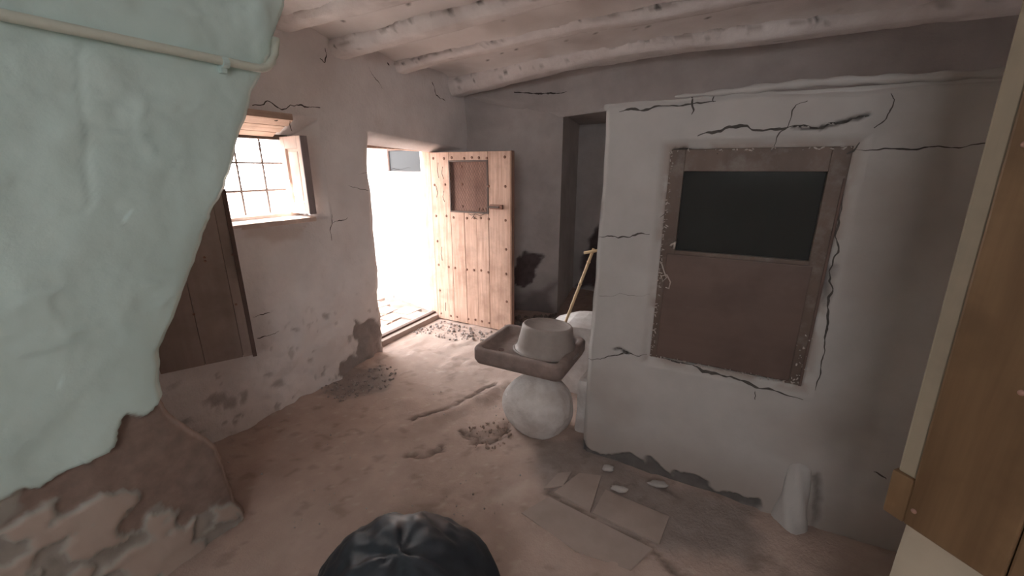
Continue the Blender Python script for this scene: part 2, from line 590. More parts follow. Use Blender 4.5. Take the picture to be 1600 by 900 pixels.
ew_patch = uv([(552, 503), (575, 497), (598, 505), (603, 560), (575, 562), (560, 566), (545, 585), (515, 582), (530, 562), (552, 552)], 0, WX, 1, 2)
ew_spots = [uv(p, 0, WX, 1, 2) for p in (
    [(505, 488), (515, 487), (514, 500), (508, 497)], [(420, 600), (435, 592), (440, 600), (425, 606)],
    [(320, 625), (345, 612), (355, 625), (330, 640)], [(345, 628), (362, 620), (370, 630), (350, 642)],
    [(372, 615), (382, 608), (386, 622), (377, 630)], [(455, 512), (462, 512), (461, 518), (455, 517)],
    [(480, 560), (488, 560), (487, 567), (480, 566)], [(540, 525), (548, 525), (548, 534), (541, 533)])]
ew_cracks = [(uv(p, 0, WX, 1, 2), w) for p, w in (
    ([(519, 335), (520, 350), (517, 362), (518, 376)], 0.006), ([(519, 350), (535, 343), (545, 340)], 0.007),
    ([(393, 494), (410, 492), (420, 488)], 0.006), ([(400, 528), (420, 524), (432, 516)], 0.006),
    ([(396, 165), (420, 160), (440, 172), (455, 165), (500, 168)], 0.008), ([(498, 92), (505, 98), (508, 84), (506, 75)], 0.008),
    ([(610, 102), (607, 97)], 0.008), ([(675, 128), (682, 148), (695, 158)], 0.009), ([(430, 188), (452, 185), (458, 205)], 0.006),
    ([(570, 103), (598, 138)], 0.004), ([(560, 272), (640, 262)], 0.0035), ([(545, 290), (575, 298)], 0.004))]


def ew_d(u, v):
    low = sstep(1.3, 0.5, v)
    d = 0.018 * fbm(u, v, 1.3, 3, 2) + 0.007 * fbm(u, v, 6, 4, 3) * (0.4 + low) + 0.019 * low * fbm(u * 0.7, v, 9, 4, 9)
    d = d + 0.045 * sstep(0.35, 0.0, v) * (1 - sstep(2.3, 2.5, u))
    # rounded arrises at the openings
    e = np.minimum(np.abs(u - DU0), 9) + 9 * (v > DTOP)
    d = d - 0.02 * np.exp(-(e / 0.03) ** 2)
    r = patch(u, v, ew_patch, 0.012, 0.045, 9)
    for s_ in ew_spots:
        r = np.maximum(r, patch(u, v, s_, 0.010, 0.018, 16) * 0.6)
    r = np.maximum(r, sstep(0.68, 0.85, fbm(u, v, 17, 3, 70)) * sstep(0.95, 0.1, v) * 0.6)
    g = 0
    d = d - 0.014 * r
    b = sstep(0.75, 0.0, v) * 0.55 + sstep(0.1, 0.9, fbm(u, v, 2.2, 4, 14)) * 0.25
    b = np.maximum(b, patch(u, v, uv([(375, 350), (480, 352), (470, 372), (380, 375)], 0, WX, 1, 2), 0.03, 0.03) * 0.75)
    return d, r * 0.85, Z0(u), b


def ew_pos(u, v, d):
    sag = -0.06 * (u - DU0) * np.exp(-((v - DTOP) / 0.12) ** 2) * ((u > 2.4) & (u < 4.1))
    wob = 0.014 * fbm(u * 0 + 3.3, v, 3.0, 3, 77) * np.exp(-((u - DU0) / 0.1) ** 2)
    lean = 0.02 * (v - 0.9) * np.exp(-((u - DU0) / 0.15) ** 2)
    return (WX + d, u + wob + lean, v + sag)


in_door = lambda u, v: (u > DU0) & (u < DU1) & (v < DTOP)
in_win = lambda u, v: (u > WU0) & (u < WU1) & (v > WV0) & (v < WV1)


def lerp_rect(src, dst):
    def f(u, v):
        return (dst[0] + (u - src[0]) * (dst[1] - dst[0]) / (src[1] - src[0]),
                dst[2] + (v - src[2]) * (dst[3] - dst[2]) / (src[3] - src[2]))
    return f


DS = (DU0, DU1, 0.0, DTOP)
WS = (WU0, WU1, WV0, WV1)
street = field('wall_street', np.unique(np.concatenate([steps((-1.8, 0.1), (0.7, 0.05), (1.10, 0.015), (2.13, 0.0143), (2.56, 0.019), (3.93, 0.04), (4.5, 1))])),
               steps((-0.06, 0.06), (0.0, 0.015), (1.305, 1)) if False else np.unique(np.concatenate([[-0.06], steps((0.0, 0.0148), (1.30, 0.0157), (1.94, 0.0125), (1.99, 0.016), (2.75, 1))])),
               ew_pos, ew_d, 'white', keep=lambda u, v: ~in_door(u, v) & ~in_win(u, v),
               hole=[(in_door, [(-0.07, lerp_rect(DS, (2.575, 3.75, 0.0, 1.90))), (-0.135, lerp_rect(DS, (2.59, 3.60, 0.0, 1.85))), (-0.30, lerp_rect(DS, (2.58, 3.62, 0.0, 1.87)))]),
                     (in_win, [(-0.10, lerp_rect(WS, (1.16, 2.07, 1.315, 1.925))), (-0.20, lerp_rect(WS, (1.22, 2.0, 1.325, 1.865))), (-0.30, lerp_rect(WS, (1.2, 2.02, 1.31, 1.88)))])],
               kind='structure')
box('wall_street_outer_skin', (-3.0, -1.8, 2.0), (-2.98, 5.0, 2.9), 'out', street, bev=0)
box('wall_street_outer_skin', (-3.0, 3.6, -0.1), (-2.96, 5.0, 2.0), 'out', street, bev=0)
box('wall_street_outer_skin', (-3.0, -1.8, -0.1), (-2.96, 1.21, 2.0), 'out', street, bev=0)
box('wall_street_outer_skin', (-3.0, 1.21, -0.1), (-2.96, 2.585, 1.315), 'out', street, bev=0)
box('wall_street_outer_skin', (-3.0, 2.01, 1.315), (-2.96, 2.585, 2.0), 'out', street, bev=0)
box('wall_street_outer_skin', (-3.0, 1.21, 1.875), (-2.96, 2.585, 2.0), 'out', street, bev=0)
box('wall_street_outer_skin', (-3.0, 2.585, 1.86), (-2.96, 3.6, 2.0), 'out', street, bev=0)
for k, (c, w) in enumerate(ew_cracks):
    crack_line(c, w * 1.3, ew_pos, ew_d, 60 + k, street, off=0.002)
# worn wooden lintel boards over the window recess
for k in range(3):
    y0, y1 = 1.12, 1.93 - 0.02 * k
    a, b = k / 3, (k + 0.94) / 3
    bm = bmesh.new()
    vs_ = []
    for t, dz in ((a, 0), (b, 0), (b, 0.04), (a, 0.04)):
        x = WX + 0.004 - 0.205 * t; z = 1.975 - 0.112 * t + dz - 0.012
        vs_.append([bm.verts.new((x, y, z)) for y in (y0, y1)])
    for i in range(4):
        p, q = vs_[i], vs_[(i + 1) % 4]
        bm.faces.new((p[0], p[1], q[1], q[0]))
    bm.faces.new([p[0] for p in vs_]); bm.faces.new([p[1] for p in vs_][::-1])
    bm_obj('lintel_board', bm, 'lintel', street)

# ------------------------------------------------------------------ window with grille and inward shutter
win = empty('window_1', (-2.87, 1.6, 1.33), kind='structure')


def child_box(name, lo, hi, mat, par, bev=0.004, rot=None):
    """box given in world coordinates but parented (parent has only translation)"""
    o = box(name, lo, hi, mat, None, bev)
    o.parent = par
    o.matrix_parent_inverse = Matrix.Translation(par.location).inverted() if not rot else Matrix()
    return o


child_box('frame_head', (-2.905, 1.22, 1.845), (-2.855, 2.0, 1.885), 'brown', win)
child_box('frame_sill', (-2.93, 1.22, 1.315), (-2.84, 2.0, 1.345), 'shutter', win)
child_box('frame_jamb', (-2.905, 1.975, 1.345), (-2.855, 2.015, 1.845), 'shutter', win)
child_box('frame_jamb', (-2.905, 1.215, 1.345), (-2.855, 1.25, 1.845), 'shutter', win)
child_box('sill_board', (-2.85, 1.16, 1.285), (-2.66, 2.0, 1.318), 'shutter', win)
gx = -2.935
for y in (1.31, 1.487, 1.662, 1.838):
    pts = [(gx, y - 0.045 * (1.86 - z) * 0, z) for z in np.linspace(1.32, 1.87, 45)]
    rr = [0.0075 + 0.002 * (math.sin(i * 2.1) if i > 20 else 0) for i in range(45)]
    o = tube('grille_bar', pts, rr, 'iron', None, 6)
    o.parent = win; o.matrix_parent_inverse = Matrix.Translation(win.location).inverted()
for z in (1.505, 1.69):
    o = tube('grille_crossbar', [(gx, 1.21, z), (gx, 2.01, z)], 0.0075, 'iron', None, 6)
    o.parent = win; o.matrix_parent_inverse = Matrix.Translation(win.location).inverted()

# shutter leaf: hinged at the frame, standing open into the room
sh = empty('window_shutter', (-2.855, 1.968, 1.345), math.radians(-5), label='pale panelled wooden window shutter standing open beside the grille window', cat='shutter')
SW, SHH, ST = 0.255, 0.52, 0.032


def lbox(name, lo, hi, mat, par, bev=0.003):
    return box(name, lo, hi, mat, par, bev)


lbox('stile', (0, -ST, 0), (0.055, 0, SHH), 'shutter', sh)
lbox('stile', (SW - 0.05, -ST, 0), (SW - 0.004, 0, SHH), 'shutter', sh)
lbox('rail', (0.055, -ST, 0), (SW - 0.05, 0, 0.07), 'shutter', sh)
lbox('rail', (0.055, -ST, SHH - 0.08), (SW - 0.05, 0, SHH), 'shutter', sh)
lbox('panel', (0.05, -ST * 0.45, 0.06), (SW - 0.045, -ST * 0.1, SHH - 0.07), 'shutter', sh)
lbox('raised_panel', (0.075, -ST * 0.75, 0.09), (SW - 0.07, -ST * 0.3, SHH - 0.1), 'shutter', sh)
lbox('edge_strip', (SW - 0.004, -ST - 0.004, 0), (SW + 0.006, 0.014, SHH), 'shutter_dark', sh)

# ------------------------------------------------------------------ studded street door standing open
LX0, LX1, LY, LT, LH = -2.80, -1.865, 3.52, 0.06, 1.80
door = empty('door_1', (LX0, LY, 0.012), 0.0, kind='structure')
LW = LX1 - LX0
HX0, HX1, HZ0, HZ1 = 0.235, 0.685, 1.215, 1.715     # hatch opening in leaf coordinates


def plank(x0, x1, z0, z1, name='plank', dy=0.0):
    lbox(name, (x0 + 0.0015, -0.0 + dy, z0), (x1 - 0.0015, LT * 0.55 + dy, z1), 'door', door, 0.003)


plank(0.0, 0.232, 0, LH)
plank(0.232, 0.40, 0, HZ0)
plank(0.40, 0.545, 0, HZ0, dy=0.0015)
plank(0.545, 0.69, 0, HZ0, dy=-0.001)
plank(0.69, LW - 0.002, 0, LH, dy=0.0005)
plank(0.232, 0.69, HZ1, LH)
# back ledges and edge
lbox('back_ledge', (0.02, LT * 0.55, 0.1), (LW - 0.01, LT, 0.25), 'door_edge', door)
lbox('back_ledge', (0.02, LT * 0.55, 0.85), (LW - 0.01, LT, 1.0), 'door_edge', door)
lbox('back_ledge', (0.02, LT * 0.55, 1.72), (LW - 0.01, LT, 1.8), 'door_edge', door)
lbox('edge_stile', (LW - 0.002, -0.0, 0.0), (LW + 0.012, LT, LH + 0.002), 'door_edge', door)
lbox('hinge_stile', (-0.012, 0.005, 0.0), (0.0, LT, LH), 'door_edge', door)
# hatch: recessed shutter with wire netting
hatch = lbox('hatch', (HX0 - 0.01, 0.036, HZ0 - 0.02), (HX1 + 0.01, 0.056, HZ1 + 0.02), 'hatch', door)
bm = bmesh.new()
for lo, hi in (((HX0 - 0.006, -0.006, HZ0 - 0.006), (HX0 + 0.010, 0.004, HZ1 + 0.006)), ((HX1 - 0.010, -0.006, HZ0 - 0.006), (HX1 + 0.006, 0.004, HZ1 + 0.006)),
               ((HX0 + 0.010, -0.006, HZ0 - 0.006), (HX1 - 0.010, 0.004, HZ0 + 0.010)), ((HX0 + 0.010, -0.006, HZ1 - 0.010), (HX1 - 0.010, 0.004, HZ1 + 0.006))):
    add_box(bm, lo, hi, 0.002)
bm_obj('hatch_frame', bm, 'iron', door)
bm = bmesh.new()
stp = 0.03
for s in (-1, 1):
    for k in range(-18, 34):
        x0 = HX0 + k * stp
        a, b = (x0, HZ0), (x0 + s * 0.0 + (HZ1 - HZ0) * s * 0.6, HZ1)
        t0, t1 = 0.0, 1.0
        dx = b[0] - a[0]
        for lim, sign in ((HX0, 1), (HX1, -1)):
            pass
        lo_t, hi_t = 0.0, 1.0
        ta, tb = (HX0 - a[0]) / dx, (HX1 - a[0]) / dx
        lo_t, hi_t = max(0, min(ta, tb)), min(1, max(ta, tb))
        if hi_t - lo_t < 0.03:
            continue
        p = [(a[0] + dx * t, 0.002, HZ0 + (HZ1 - HZ0) * t) for t in (lo_t, hi_t)]
        tube_bm(bm, p, 0.0011, 3, False)
bm_obj('wire_netting', bm, 'iron', door, kind='stuff')
# torn wire under the hatch
tube('loose_wire', [(0.46, -0.006, 1.2), (0.5, -0.02, 1.19), (0.54, -0.014, 1.205), (0.6, -0.012, 1.19), (0.66, -0.01, 1.215)], 0.003, 'iron', door, 5)
tube('loose_wire', [(0.53, -0.008, 1.2), (0.515, -0.02, 1.17), (0.5, -0.018, 1.155)], 0.003, 'iron', door, 5)
tube('loose_wire', [(0.52, -0.012, 1.18), (0.55, -0.02, 1.16), (0.57, -0.018, 1.155)], 0.003, 'iron', door, 5)
# latch bolt
latch = lbox('latch', (0.715, -0.03, 1.262), (0.86, 0.0, 1.305), 'stud', door, 0.005)
lbox('latch_bar', (0.70, -0.042, 1.275), (0.83, -0.03, 1.292), 'iron', latch, 0.002)
# studs
rows = []
for zz, xs in ((1.745, (0.04, 0.175, 0.27, 0.42, 0.51, 0.59, 0.68, 0.875)), (1.485, (0.04, 0.175, 0.695, 0.88)),
               (1.16, (0.04, 0.175, 0.265, 0.43, 0.52, 0.60, 0.69, 0.88)), (0.88, (0.04, 0.885)),
               (0.62, (0.04, 0.175, 0.26, 0.41, 0.50, 0.59, 0.675, 0.885)), (0.33, (0.04, 0.89)),
               (0.06, (0.04, 0.175, 0.26, 0.41, 0.50, 0.585, 0.675, 0.875))):
    for x in xs:
        rows.append((x, zz + random.uniform(-0.008, 0.008)))
for x, z in ((0.36, 1.66), (0.36, 1.49), (0.36, 1.27), (0.555, 1.25), (0.60, 1.25), (0.645, 1.25)):
    rows.append((x, z))
bm = bmesh.new()
bmesh.ops.create_uvsphere(bm, u_segments=10, v_segments=6, radius=0.0135, matrix=Matrix.Diagonal((1, 0.62, 1, 1)))
stud_me = bpy.data.meshes.new('stud'); bm.to_mesh(stud_me); bm.free()
stud_me.materials.append(M['stud'])
for x, z in rows:
    o = link('stud', stud_me, None, door)
    o.location = (x, 0.036 if (HX0 < x < HX1 and HZ0 < z < HZ1) else -0.001, z)
# knocks and splits in the boards
for pts in ([(0.10, 1.70), (0.085, 1.62), (0.10, 1.55)], [(0.06, 1.47), (0.075, 1.40), (0.06, 1.35)], [(0.155, 1.66), (0.14, 1.6), (0.16, 1.54)],
            [(0.155, 1.42), (0.14, 1.36), (0.16, 1.31)], [(0.095, 0.83), (0.08, 0.75), (0.095, 0.68)], [(0.11, 0.2), (0.105, 0.1)]):
    tube('split', [(x, 0.0006, z) for x, z in pts], 0.0035, 'iron', door, 4)

# door frame and threshold
fr = empty('door_frame', (-2.83, 3.1, 0), kind='structure', label='weathered wooden frame around the bright street doorway', cat='door frame')
child_box('head', (-2.93, 2.575, 1.825), (-2.815, 3.62, 1.87), 'door', fr)
child_box('jamb', (-2.93, 3.545, 0.04), (-2.825, 3.61, 1.83), 'door', fr)
child_box('jamb', (-2.93, 2.57, 0.04), (-2.82, 2.60, 1.83), 'door', fr)
child_box('threshold', (-2.96, 2.57, -0.02), (-2.80, 3.62, 0.055), 'tile', fr, 0.01)
child_box('threshold_board', (-2.90, 2.59, 0.05), (-2.855, 3.60, 0.075), 'board_dark', fr, 0.004)

# ------------------------------------------------------------------ outside: alley ground, wing wall, paving, added sun-blocking house
ground = box('ground_outside', (-40, -30, -0.3), (-3.0, 40, 0.0), 'ground', bev=0, kind='structure')
A = Vector((-2.98, 3.66)); B = Vector((-6.5, 4.60))
wd = (B - A).normalized(); wnrm = Vector((-wd.y, wd.x))
if wnrm.y > 0: wnrm = -wnrm


def wing_pos(u, v, d):
    return (A.x + wd.x * u + wnrm.x * d, A.y + wd.y * u + wnrm.y * d, v)


def wing_d(u, v):
    d = 0.02 * fbm(u, v, 1.5, 4, 5) + 0.006 * fbm(u, v, 9, 3, 6)
    r = sstep(0.35, 0.75, fbm(u, v, 8, 4, 12)) * sstep(0.75, 0.05, v) * 0.8
    return d, r, Z0(u), sstep(0.3, 0.0, v) * 0.6


wing = field('wall_outside', steps((0, 0.04), (3.6, 1)), steps((-0.1, 0.04), (4.6, 1)), wing_pos, wing_d, 'out', flip=True, kind='structure')
c0 = np.array(at(633, 250, 1, 3.8)); uu_ = (Vector((c0[0], c0[1])) - A).dot(wd)
sp_ = A + wd * uu_ + wnrm * 0.03
osh = empty('outdoor_shutter', (sp_.x, sp_.y, c0[2]), math.atan2(-wd.y, -wd.x), label='grey-blue shutter high on the white wall outside the street door', cat='shutter')
lbox('frame', (-0.235, -0.03, -0.125), (-0.20, 0.03, 0.125), 'board_dark', osh)
lbox('frame', (-0.20, -0.03, 0.10), (0.40, 0.03, 0.125), 'board_dark', osh)
lbox('sheet', (-0.20, -0.02, -0.125), (0.40, 0.02, 0.10), 'blue', osh)
# flagstones
pr = random.Random(3)
for i in range(5):
    for j in range(7):
        x = -3.02 - 0.24 * i; y = 2.2 + 0.24 * j + 0.1 * (i % 2)
        if (Vector((x, y)) - A).dot(wnrm) < 0.2:
            continue
        pts = [(x + a * 0.11 + pr.uniform(-.02, .02), y + b * 0.11 + pr.uniform(-.02, .02)) for a, b in ((-1, -1), (1, -1), (1.05, 1), (-1, 1))]
        slab(pts, 0.0, 0.02 + pr.uniform(0, 0.02), 'paving_stone', 'paving', ground)
nb = empty('sun_block_house', (-7.3, 0.1, 0), label='white house block added out of view to keep sun off the street door', cat='sun blocker')
box('wall', (-1.8, -1.55, 0.0), (1.8, 1.8, 7.2), 'out', nb, bev=0.02)  # added block, out of view, shades the open door from direct sun
box('roof', (-1.95, -1.6, 7.2), (1.85, 1.9, 7.35), 'tile', nb, bev=0.02)

# ================================================================== CEILING, BEAMS
def ceil_z(x, y):
    return 2.565 + 0.07 * sstep(WX, 0.0, x)


BEAMS = [(1.93, 2.49, 2.50, 0.075, 'first whitewashed ceiling beam, above the window shutter'),
         (2.38, 2.425, 2.53, 0.085, 'second whitewashed ceiling beam from the window, rough and flaking'),
         (3.03, 2.445, 2.545, 0.075, 'third whitewashed ceiling beam, over the street doorway'),
         (3.82, 2.36, 2.53, 0.115, 'thick low whitewashed ceiling beam above the open studded door')]
LOWY = [b[0] for b in BEAMS]


def ceil_d(u, v):
    d = 0.012 * fbm(u, v, 1.5, 4, 4) + 0.004 * fbm(u, v, 10, 3, 5)
    arch = 0
    for y in LOWY:
        arch = np.maximum(arch, np.exp(-((v - y) / 0.14) ** 2))
    d = d + 0.05 * arch
    g = sstep(0.98, 1.12, fbm(u, v, 14, 3, 88)) * 0.8
    b = sstep(0.0, 1.0, fbm(u, v, 2.0, 4, 21)) * 0.4
    return d, Z0(u), g, b


field('ceiling', steps((-2.8, 0.03), (0.6, 0.06), (2.1, 1)), steps((-1.8, 0.1), (1.4, 0.03), (4.6, 0.1), (5.8, 1)),
      lambda u, v, d: (u, v, ceil_z(u, v) - d), ceil_d, 'ceil', flip=True, kind='structure')
box('roof_slab', (-3.2, -1.9, 2.76), (2.3, 6.0, 2.86), 'dirt', bev=0, kind='structure')

for k, (by, z0, z1, rad, lab) in enumerate(BEAMS):
    xs = steps((-2.73, 0.018), (0.4, 0.04), (2.0, 1))
    na = 26
    th = np.linspace(0, 2 * np.pi, na, endpoint=False)
    xx, tt = np.meshgrid(xs, th, indexing='ij')
    s = 100 + 10 * k
    rad_x = rad * (1 + 0.10 * fbm(xs * 1.0, xs * 0, 2.2, 3, s))[:, None]
    rr = rad_x * (1 + 0.09 * fbm(xx, np.cos(tt) * 0.6 + np.sin(tt) * 1.3, 4, 4, s + 1) + 0.04 * fbm(xx * 2, tt * 2, 6, 3, s + 2))
    seam = np.exp(-((tt - (np.pi + 0.12)) / 0.42) ** 2)
    flake = sstep(0.05, 0.5, fbm(xx, tt * 0.25, 11, 4, s + 4)) * seam
    rr = rr * (1 + 0.16 * flake)
    # hewn flat underside
    cz = np.sin(tt) * rr
    cy = np.cos(tt) * rr * 1.12
    cz = np.maximum(cz, -rad_x * 0.82)
    t = (xx + 2.675) / 1.6
    zc = z0 + (z1 - z0) * np.clip(t, 0, 1) + 0.01 * fbm(xx, xx * 0, 1.3, 2, s + 7) + rad_x * 0.85
    if k == 3:
        zc = zc - 0.0
    yc = by + 0.02 * fbm(xx, xx * 0 + 5, 1.0, 2, s + 8)
    co = np.stack([xx, yc + cy, zc + cz], -1).reshape(-1, 3)
    n0 = len(xs)
    faces = [(i * na + j, i * na + (j + 1) % na, (i + 1) * na + (j + 1) % na, (i + 1) * na + j) for i in range(n0 - 1) for j in range(na)]
    dark = sstep(0.1, 0.5, fbm(xx * 0.7, tt * 0.3, 12, 4, s + 5)) * np.exp(-((tt - (np.pi + 0.08)) / 0.26) ** 2) * sstep(-0.7, 0.3, fbm(xx, xx * 0, 1.6, 2, s + 3))
    spots = sstep(0.55, 0.8, fbm(xx, tt * 0.12, 20, 3, s + 6)) * seam
    spots = np.maximum(spots, 0.55 * sstep(0.05, 0.0, np.abs(fbm(xx * 0.22, tt * 0.9, 2.6, 4, s + 11))) * sstep(0.0, 0.6, fbm(xx, tt * 0.3, 2.5, 2, s + 12)))
    cols = np.stack([np.clip(dark * 0.75, 0, 1), spots * 0.8, np.clip(0.3 * fbm(xx, tt * 0.2, 3, 3, s + 9), 0, 1)], -1).reshape(-1, 3)
    raw('ceiling_beam', co, faces, 'beam', cols=cols.astype(np.float32), label=lab, cat='beam', group='whitewashed ceiling beams')

# ================================================================== BACK OF THE ROOM (spur wall, header, dark passage)
SP0 = Vector((-2.70, 3.98)); SP1 = Vector((-1.66, 4.31))


def spur_pos(u, v, d):
    p = SP0 + (SP1 - SP0) * 1.0
    x = SP0.x + (SP1.x - SP0.x) * u; y = SP0.y + (SP1.y - SP0.y) * u
    n = Vector((SP1.y - SP0.y, -(SP1.x - SP0.x))).normalized()
    return (x + n.x * d, y + n.y * d, v)


def spx(pts):
    """photo points on the spur wall -> (u, v)"""
    out = []
    dn = Vector((SP1.y - SP0.y, -(SP1.x - SP0.x)))
    for x, y in pts:
        d = _F * FPX + _R * (x - 800) + _U * (450 - y)
        t = (dn.x * SP0.x + dn.y * SP0.y) / (dn.x * d[0] + dn.y * d[1])
        p = _C + d * t
        out.append(((p[0] - SP0.x) / (SP1.x - SP0.x), p[2]))
    return out


sp_patch = spx([(812, 400), (835, 388), (845, 395), (838, 425), (820, 450), (805, 445), (808, 420)])
sp_patch2 = spx([(800, 470), (830, 460), (870, 445), (872, 500), (800, 510)])


def spur_d(u, v):
    d = 0.02 * fbm(u, v, 2, 4, 15) + 0.006 * fbm(u, v, 10, 3, 16)
    r = patch(u, v, sp_patch, 0.015, 0.05, 8)
    r = np.maximum(r, patch(u, v, sp_patch2, 0.08, 0.1, 5) * 0.55)
    return d - 0.012 * r, r, Z0(u), sstep(0.7, 0.1, v) * 0.5


field('wall_spur', steps((0, 0.02), (1.0, 1)), steps((-0.05, 0.02), (2.75, 1)), spur_pos, spur_d, 'dark', kind='structure')
raw('wall_spur_return', [(-1.66, 4.31, -.05), (-1.66, 4.31, 2.75), (-1.9, 5.6, 2.75), (-1.9, 5.6, -.05)], [(0, 1, 2, 3)], 'dark', kind='structure', smooth=False)
# header over the passage, running on as the back wall behind the partition
hd_edge = [(-2.70, 2.38), (-1.70, 2.165), (-1.2, 2.20), (-0.6, 2.22), (2.1, 2.22)]


def head_v0(u):
    return np.interp(u, [p[0] for p in hd_edge], [p[1] for p in hd_edge])


def head_pos(u, v, d):
    return (u, 4.0 + 0.27 * sstep(-2.7, -1.6, u) - d, head_v0(u) + (2.75 - head_v0(u)) * v)


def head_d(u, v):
    return 0.012 * fbm(u, v, 3, 4, 25) - 0.03 * sstep(0.1, 0, v), Z0(u), Z0(u), sstep(-1.5, -0.5, u) * 0.3  # tint deepens to the right: dimness painted into the plaster colour


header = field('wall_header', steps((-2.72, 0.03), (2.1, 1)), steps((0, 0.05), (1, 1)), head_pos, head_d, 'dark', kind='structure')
crack_line([(-2.15, 0.32), (-1.9, 0.36), (-1.62, 0.40)], 0.03, head_pos, head_d, 7, header)
box('ceiling_passage', (-2.0, 4.29, 2.2), (2.1, 5.8, 2.26), 'dark', bev=0, kind='structure')
pas_patch = [(-1.75, 0.0), (-1.7, 0.55), (-1.55, 0.75), (-1.4, 1.05), (-1.25, 0.95), (-0.6, 1.1), (-0.6, 0.0)]


def pas_d(u, v):
    r = patch(u, v, pas_patch, 0.03, 0.09, 5)
    return 0.02 * fbm(u, v, 2, 4, 35) - 0.015 * r, r, Z0(u), sstep(1.0, 0.2, v) * 0.4


field('wall_back', steps((-2.0, 0.03), (-0.2, 0.1), (2.1, 1)), steps((-0.05, 0.03), (2.25, 1)), lambda u, v, d: (u, 5.45 - d, v), pas_d, 'dark', kind='structure')

# ================================================================== PARTITION with window_2
PX0, PX1, PTOP = -0.60, 2.05, 1.945
QX0, QX1, QZ0, QZ1 = -0.275, 0.392, 0.70, 1.735
pa = lambda pts: uv(pts, 1, PY, 0, 2)
pt_bare = pa([(890, 715), (905, 690), (925, 706), (945, 712), (968, 704), (1005, 724), (1018, 720), (1048, 740), (1060, 734), (1100, 748), (1120, 770), (1145, 778), (1185, 778), (1185, 795), (1140, 800), (1165, 830), (1215, 880), (1190, 930), (880, 830)])
pt_islands = [pa(p) for p in ([(942, 728), (955, 722), (967, 728), (965, 738), (950, 738)], [(950, 752), (965, 750), (988, 770), (975, 774)], [(1010, 748), (1035, 752), (1045, 760), (1018, 760)])]
pt_bare2 = pa([(1095, 735), (1090, 745), (1062, 740), (1060, 734)])
pt_spots_shadow = [pa(p) for p in ([(1295, 855), (1310, 848), (1335, 865), (1310, 880), (1290, 870)], [(1270, 745), (1280, 740), (1282, 800), (1272, 830)], [(1291, 420), (1302, 418), (1300, 455), (1290, 480), (1285, 450)])]  # second outline: shadow right of the stub, painted into the wall colour
pt_cracks_shadow = [(pa(p), w) for p, w in (
    ([(965, 176), (1000, 172), (1040, 167), (1085, 163), (1118, 161)], 0.012), ([(1115, 162), (1117, 150)], 0.009), ([(1078, 150), (1080, 180)], 0.010),
    ([(1090, 213), (1110, 205), (1140, 200), (1180, 201), (1215, 202), (1240, 197)], 0.014), ([(1240, 197), (1280, 200), (1310, 190), (1360, 180)], 0.020),
    ([(1205, 237), (1220, 212), (1232, 190), (1245, 165), (1262, 156)], 0.008), ([(1392, 145), (1398, 155), (1390, 175), (1365, 200)], 0.010),
    ([(1050, 238), (1062, 234), (1090, 238), (1150, 240)], 0.022), ([(930, 371), (945, 368), (965, 373), (995, 368), (1015, 366)], 0.010),
    ([(918, 562), (940, 562), (960, 552), (985, 552), (1010, 556)], 0.010), ([(962, 545), (970, 545), (983, 553)], 0.018),
    ([(1335, 232), (1440, 231), (1545, 224)], 0.008), ([(1345, 222), (1335, 235), (1325, 240)], 0.014), ([(1180, 612), (1180, 625)], 0.008),
    ([(1030, 340), (1040, 330)], 0.008), ([(1365, 738), (1385, 750)], 0.008), ([(935, 462), (1015, 460)], 0.0025), ([(1030, 560), (1200, 610), (1255, 625)], 0.012), ([(1320, 300), (1312, 350), (1303, 420), (1283, 560), (1274, 610)], 0.010))]  # line below the window frame: dirt and shadow drawn as a dark split


def part_d(u, v):
    d = 0.008 * fbm(u, v, 1.6, 4, 45) + 0.002 * fbm(u, v, 8, 3, 46)
    # the plaster slumps in towards the window frame
    e = np.maximum(np.maximum(QX0 - u, u - QX1), np.maximum(QZ0 - v, v - QZ1))
    d = d - 0.022 * sstep(0.05, 0.0, e)
    # thick sloping coat right of the frame and rounded top edge
    d = d - 0.02 * sstep(PTOP - 0.03, PTOP, v) - 0.02 * sstep(PX0 + 0.025, PX0, u)
    r = patch(u, v, pt_bare, 0.012, 0.03, 10)
    for p in pt_islands:
        r = r * (1 - patch(u, v, p, 0.01, 0.012, 20))
    for p in pt_spots_shadow:
        r = np.maximum(r, 0.8 * patch(u, v, p, 0.02, 0.012, 16))
    g = 0
    for k, (c, w) in enumerate(pt_cracks_shadow):
        if w < 0.018:
            continue
        cr = crack(u, v, c, w * 0.42, 0.010, 140 + k)
        g = np.maximum(g, cr); d = d - 0.014 * cr
    d = d - 0.018 * r
    b = 0.35 * sstep(0.1, 0.9, fbm(u, v, 2.2, 4, 55))
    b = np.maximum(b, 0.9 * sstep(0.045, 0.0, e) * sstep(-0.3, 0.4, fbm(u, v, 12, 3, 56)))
    b = np.maximum(b, 0.6 * sstep(0.35, 0.05, v))
    return d, r, g * 0.8, b


in_q = lambda u, v: (u > QX0) & (u < QX1) & (v > QZ0) & (v < QZ1)
QS = (QX0, QX1, QZ0, QZ1)


def part_pos(u, v, d):
    wob = 0.012 * fbm(u * 0, v, 2.5, 3, 90) * sstep(PX0 + 0.15, PX0, u) + (v / PTOP - 0.5) * 0.03 * sstep(PX0 + 0.15, PX0, u)
    top = 0.010 * fbm(u, v * 0, 3, 3, 91) * sstep(PTOP - 0.15, PTOP, v)
    return (u + wob, PY - d, v + top)


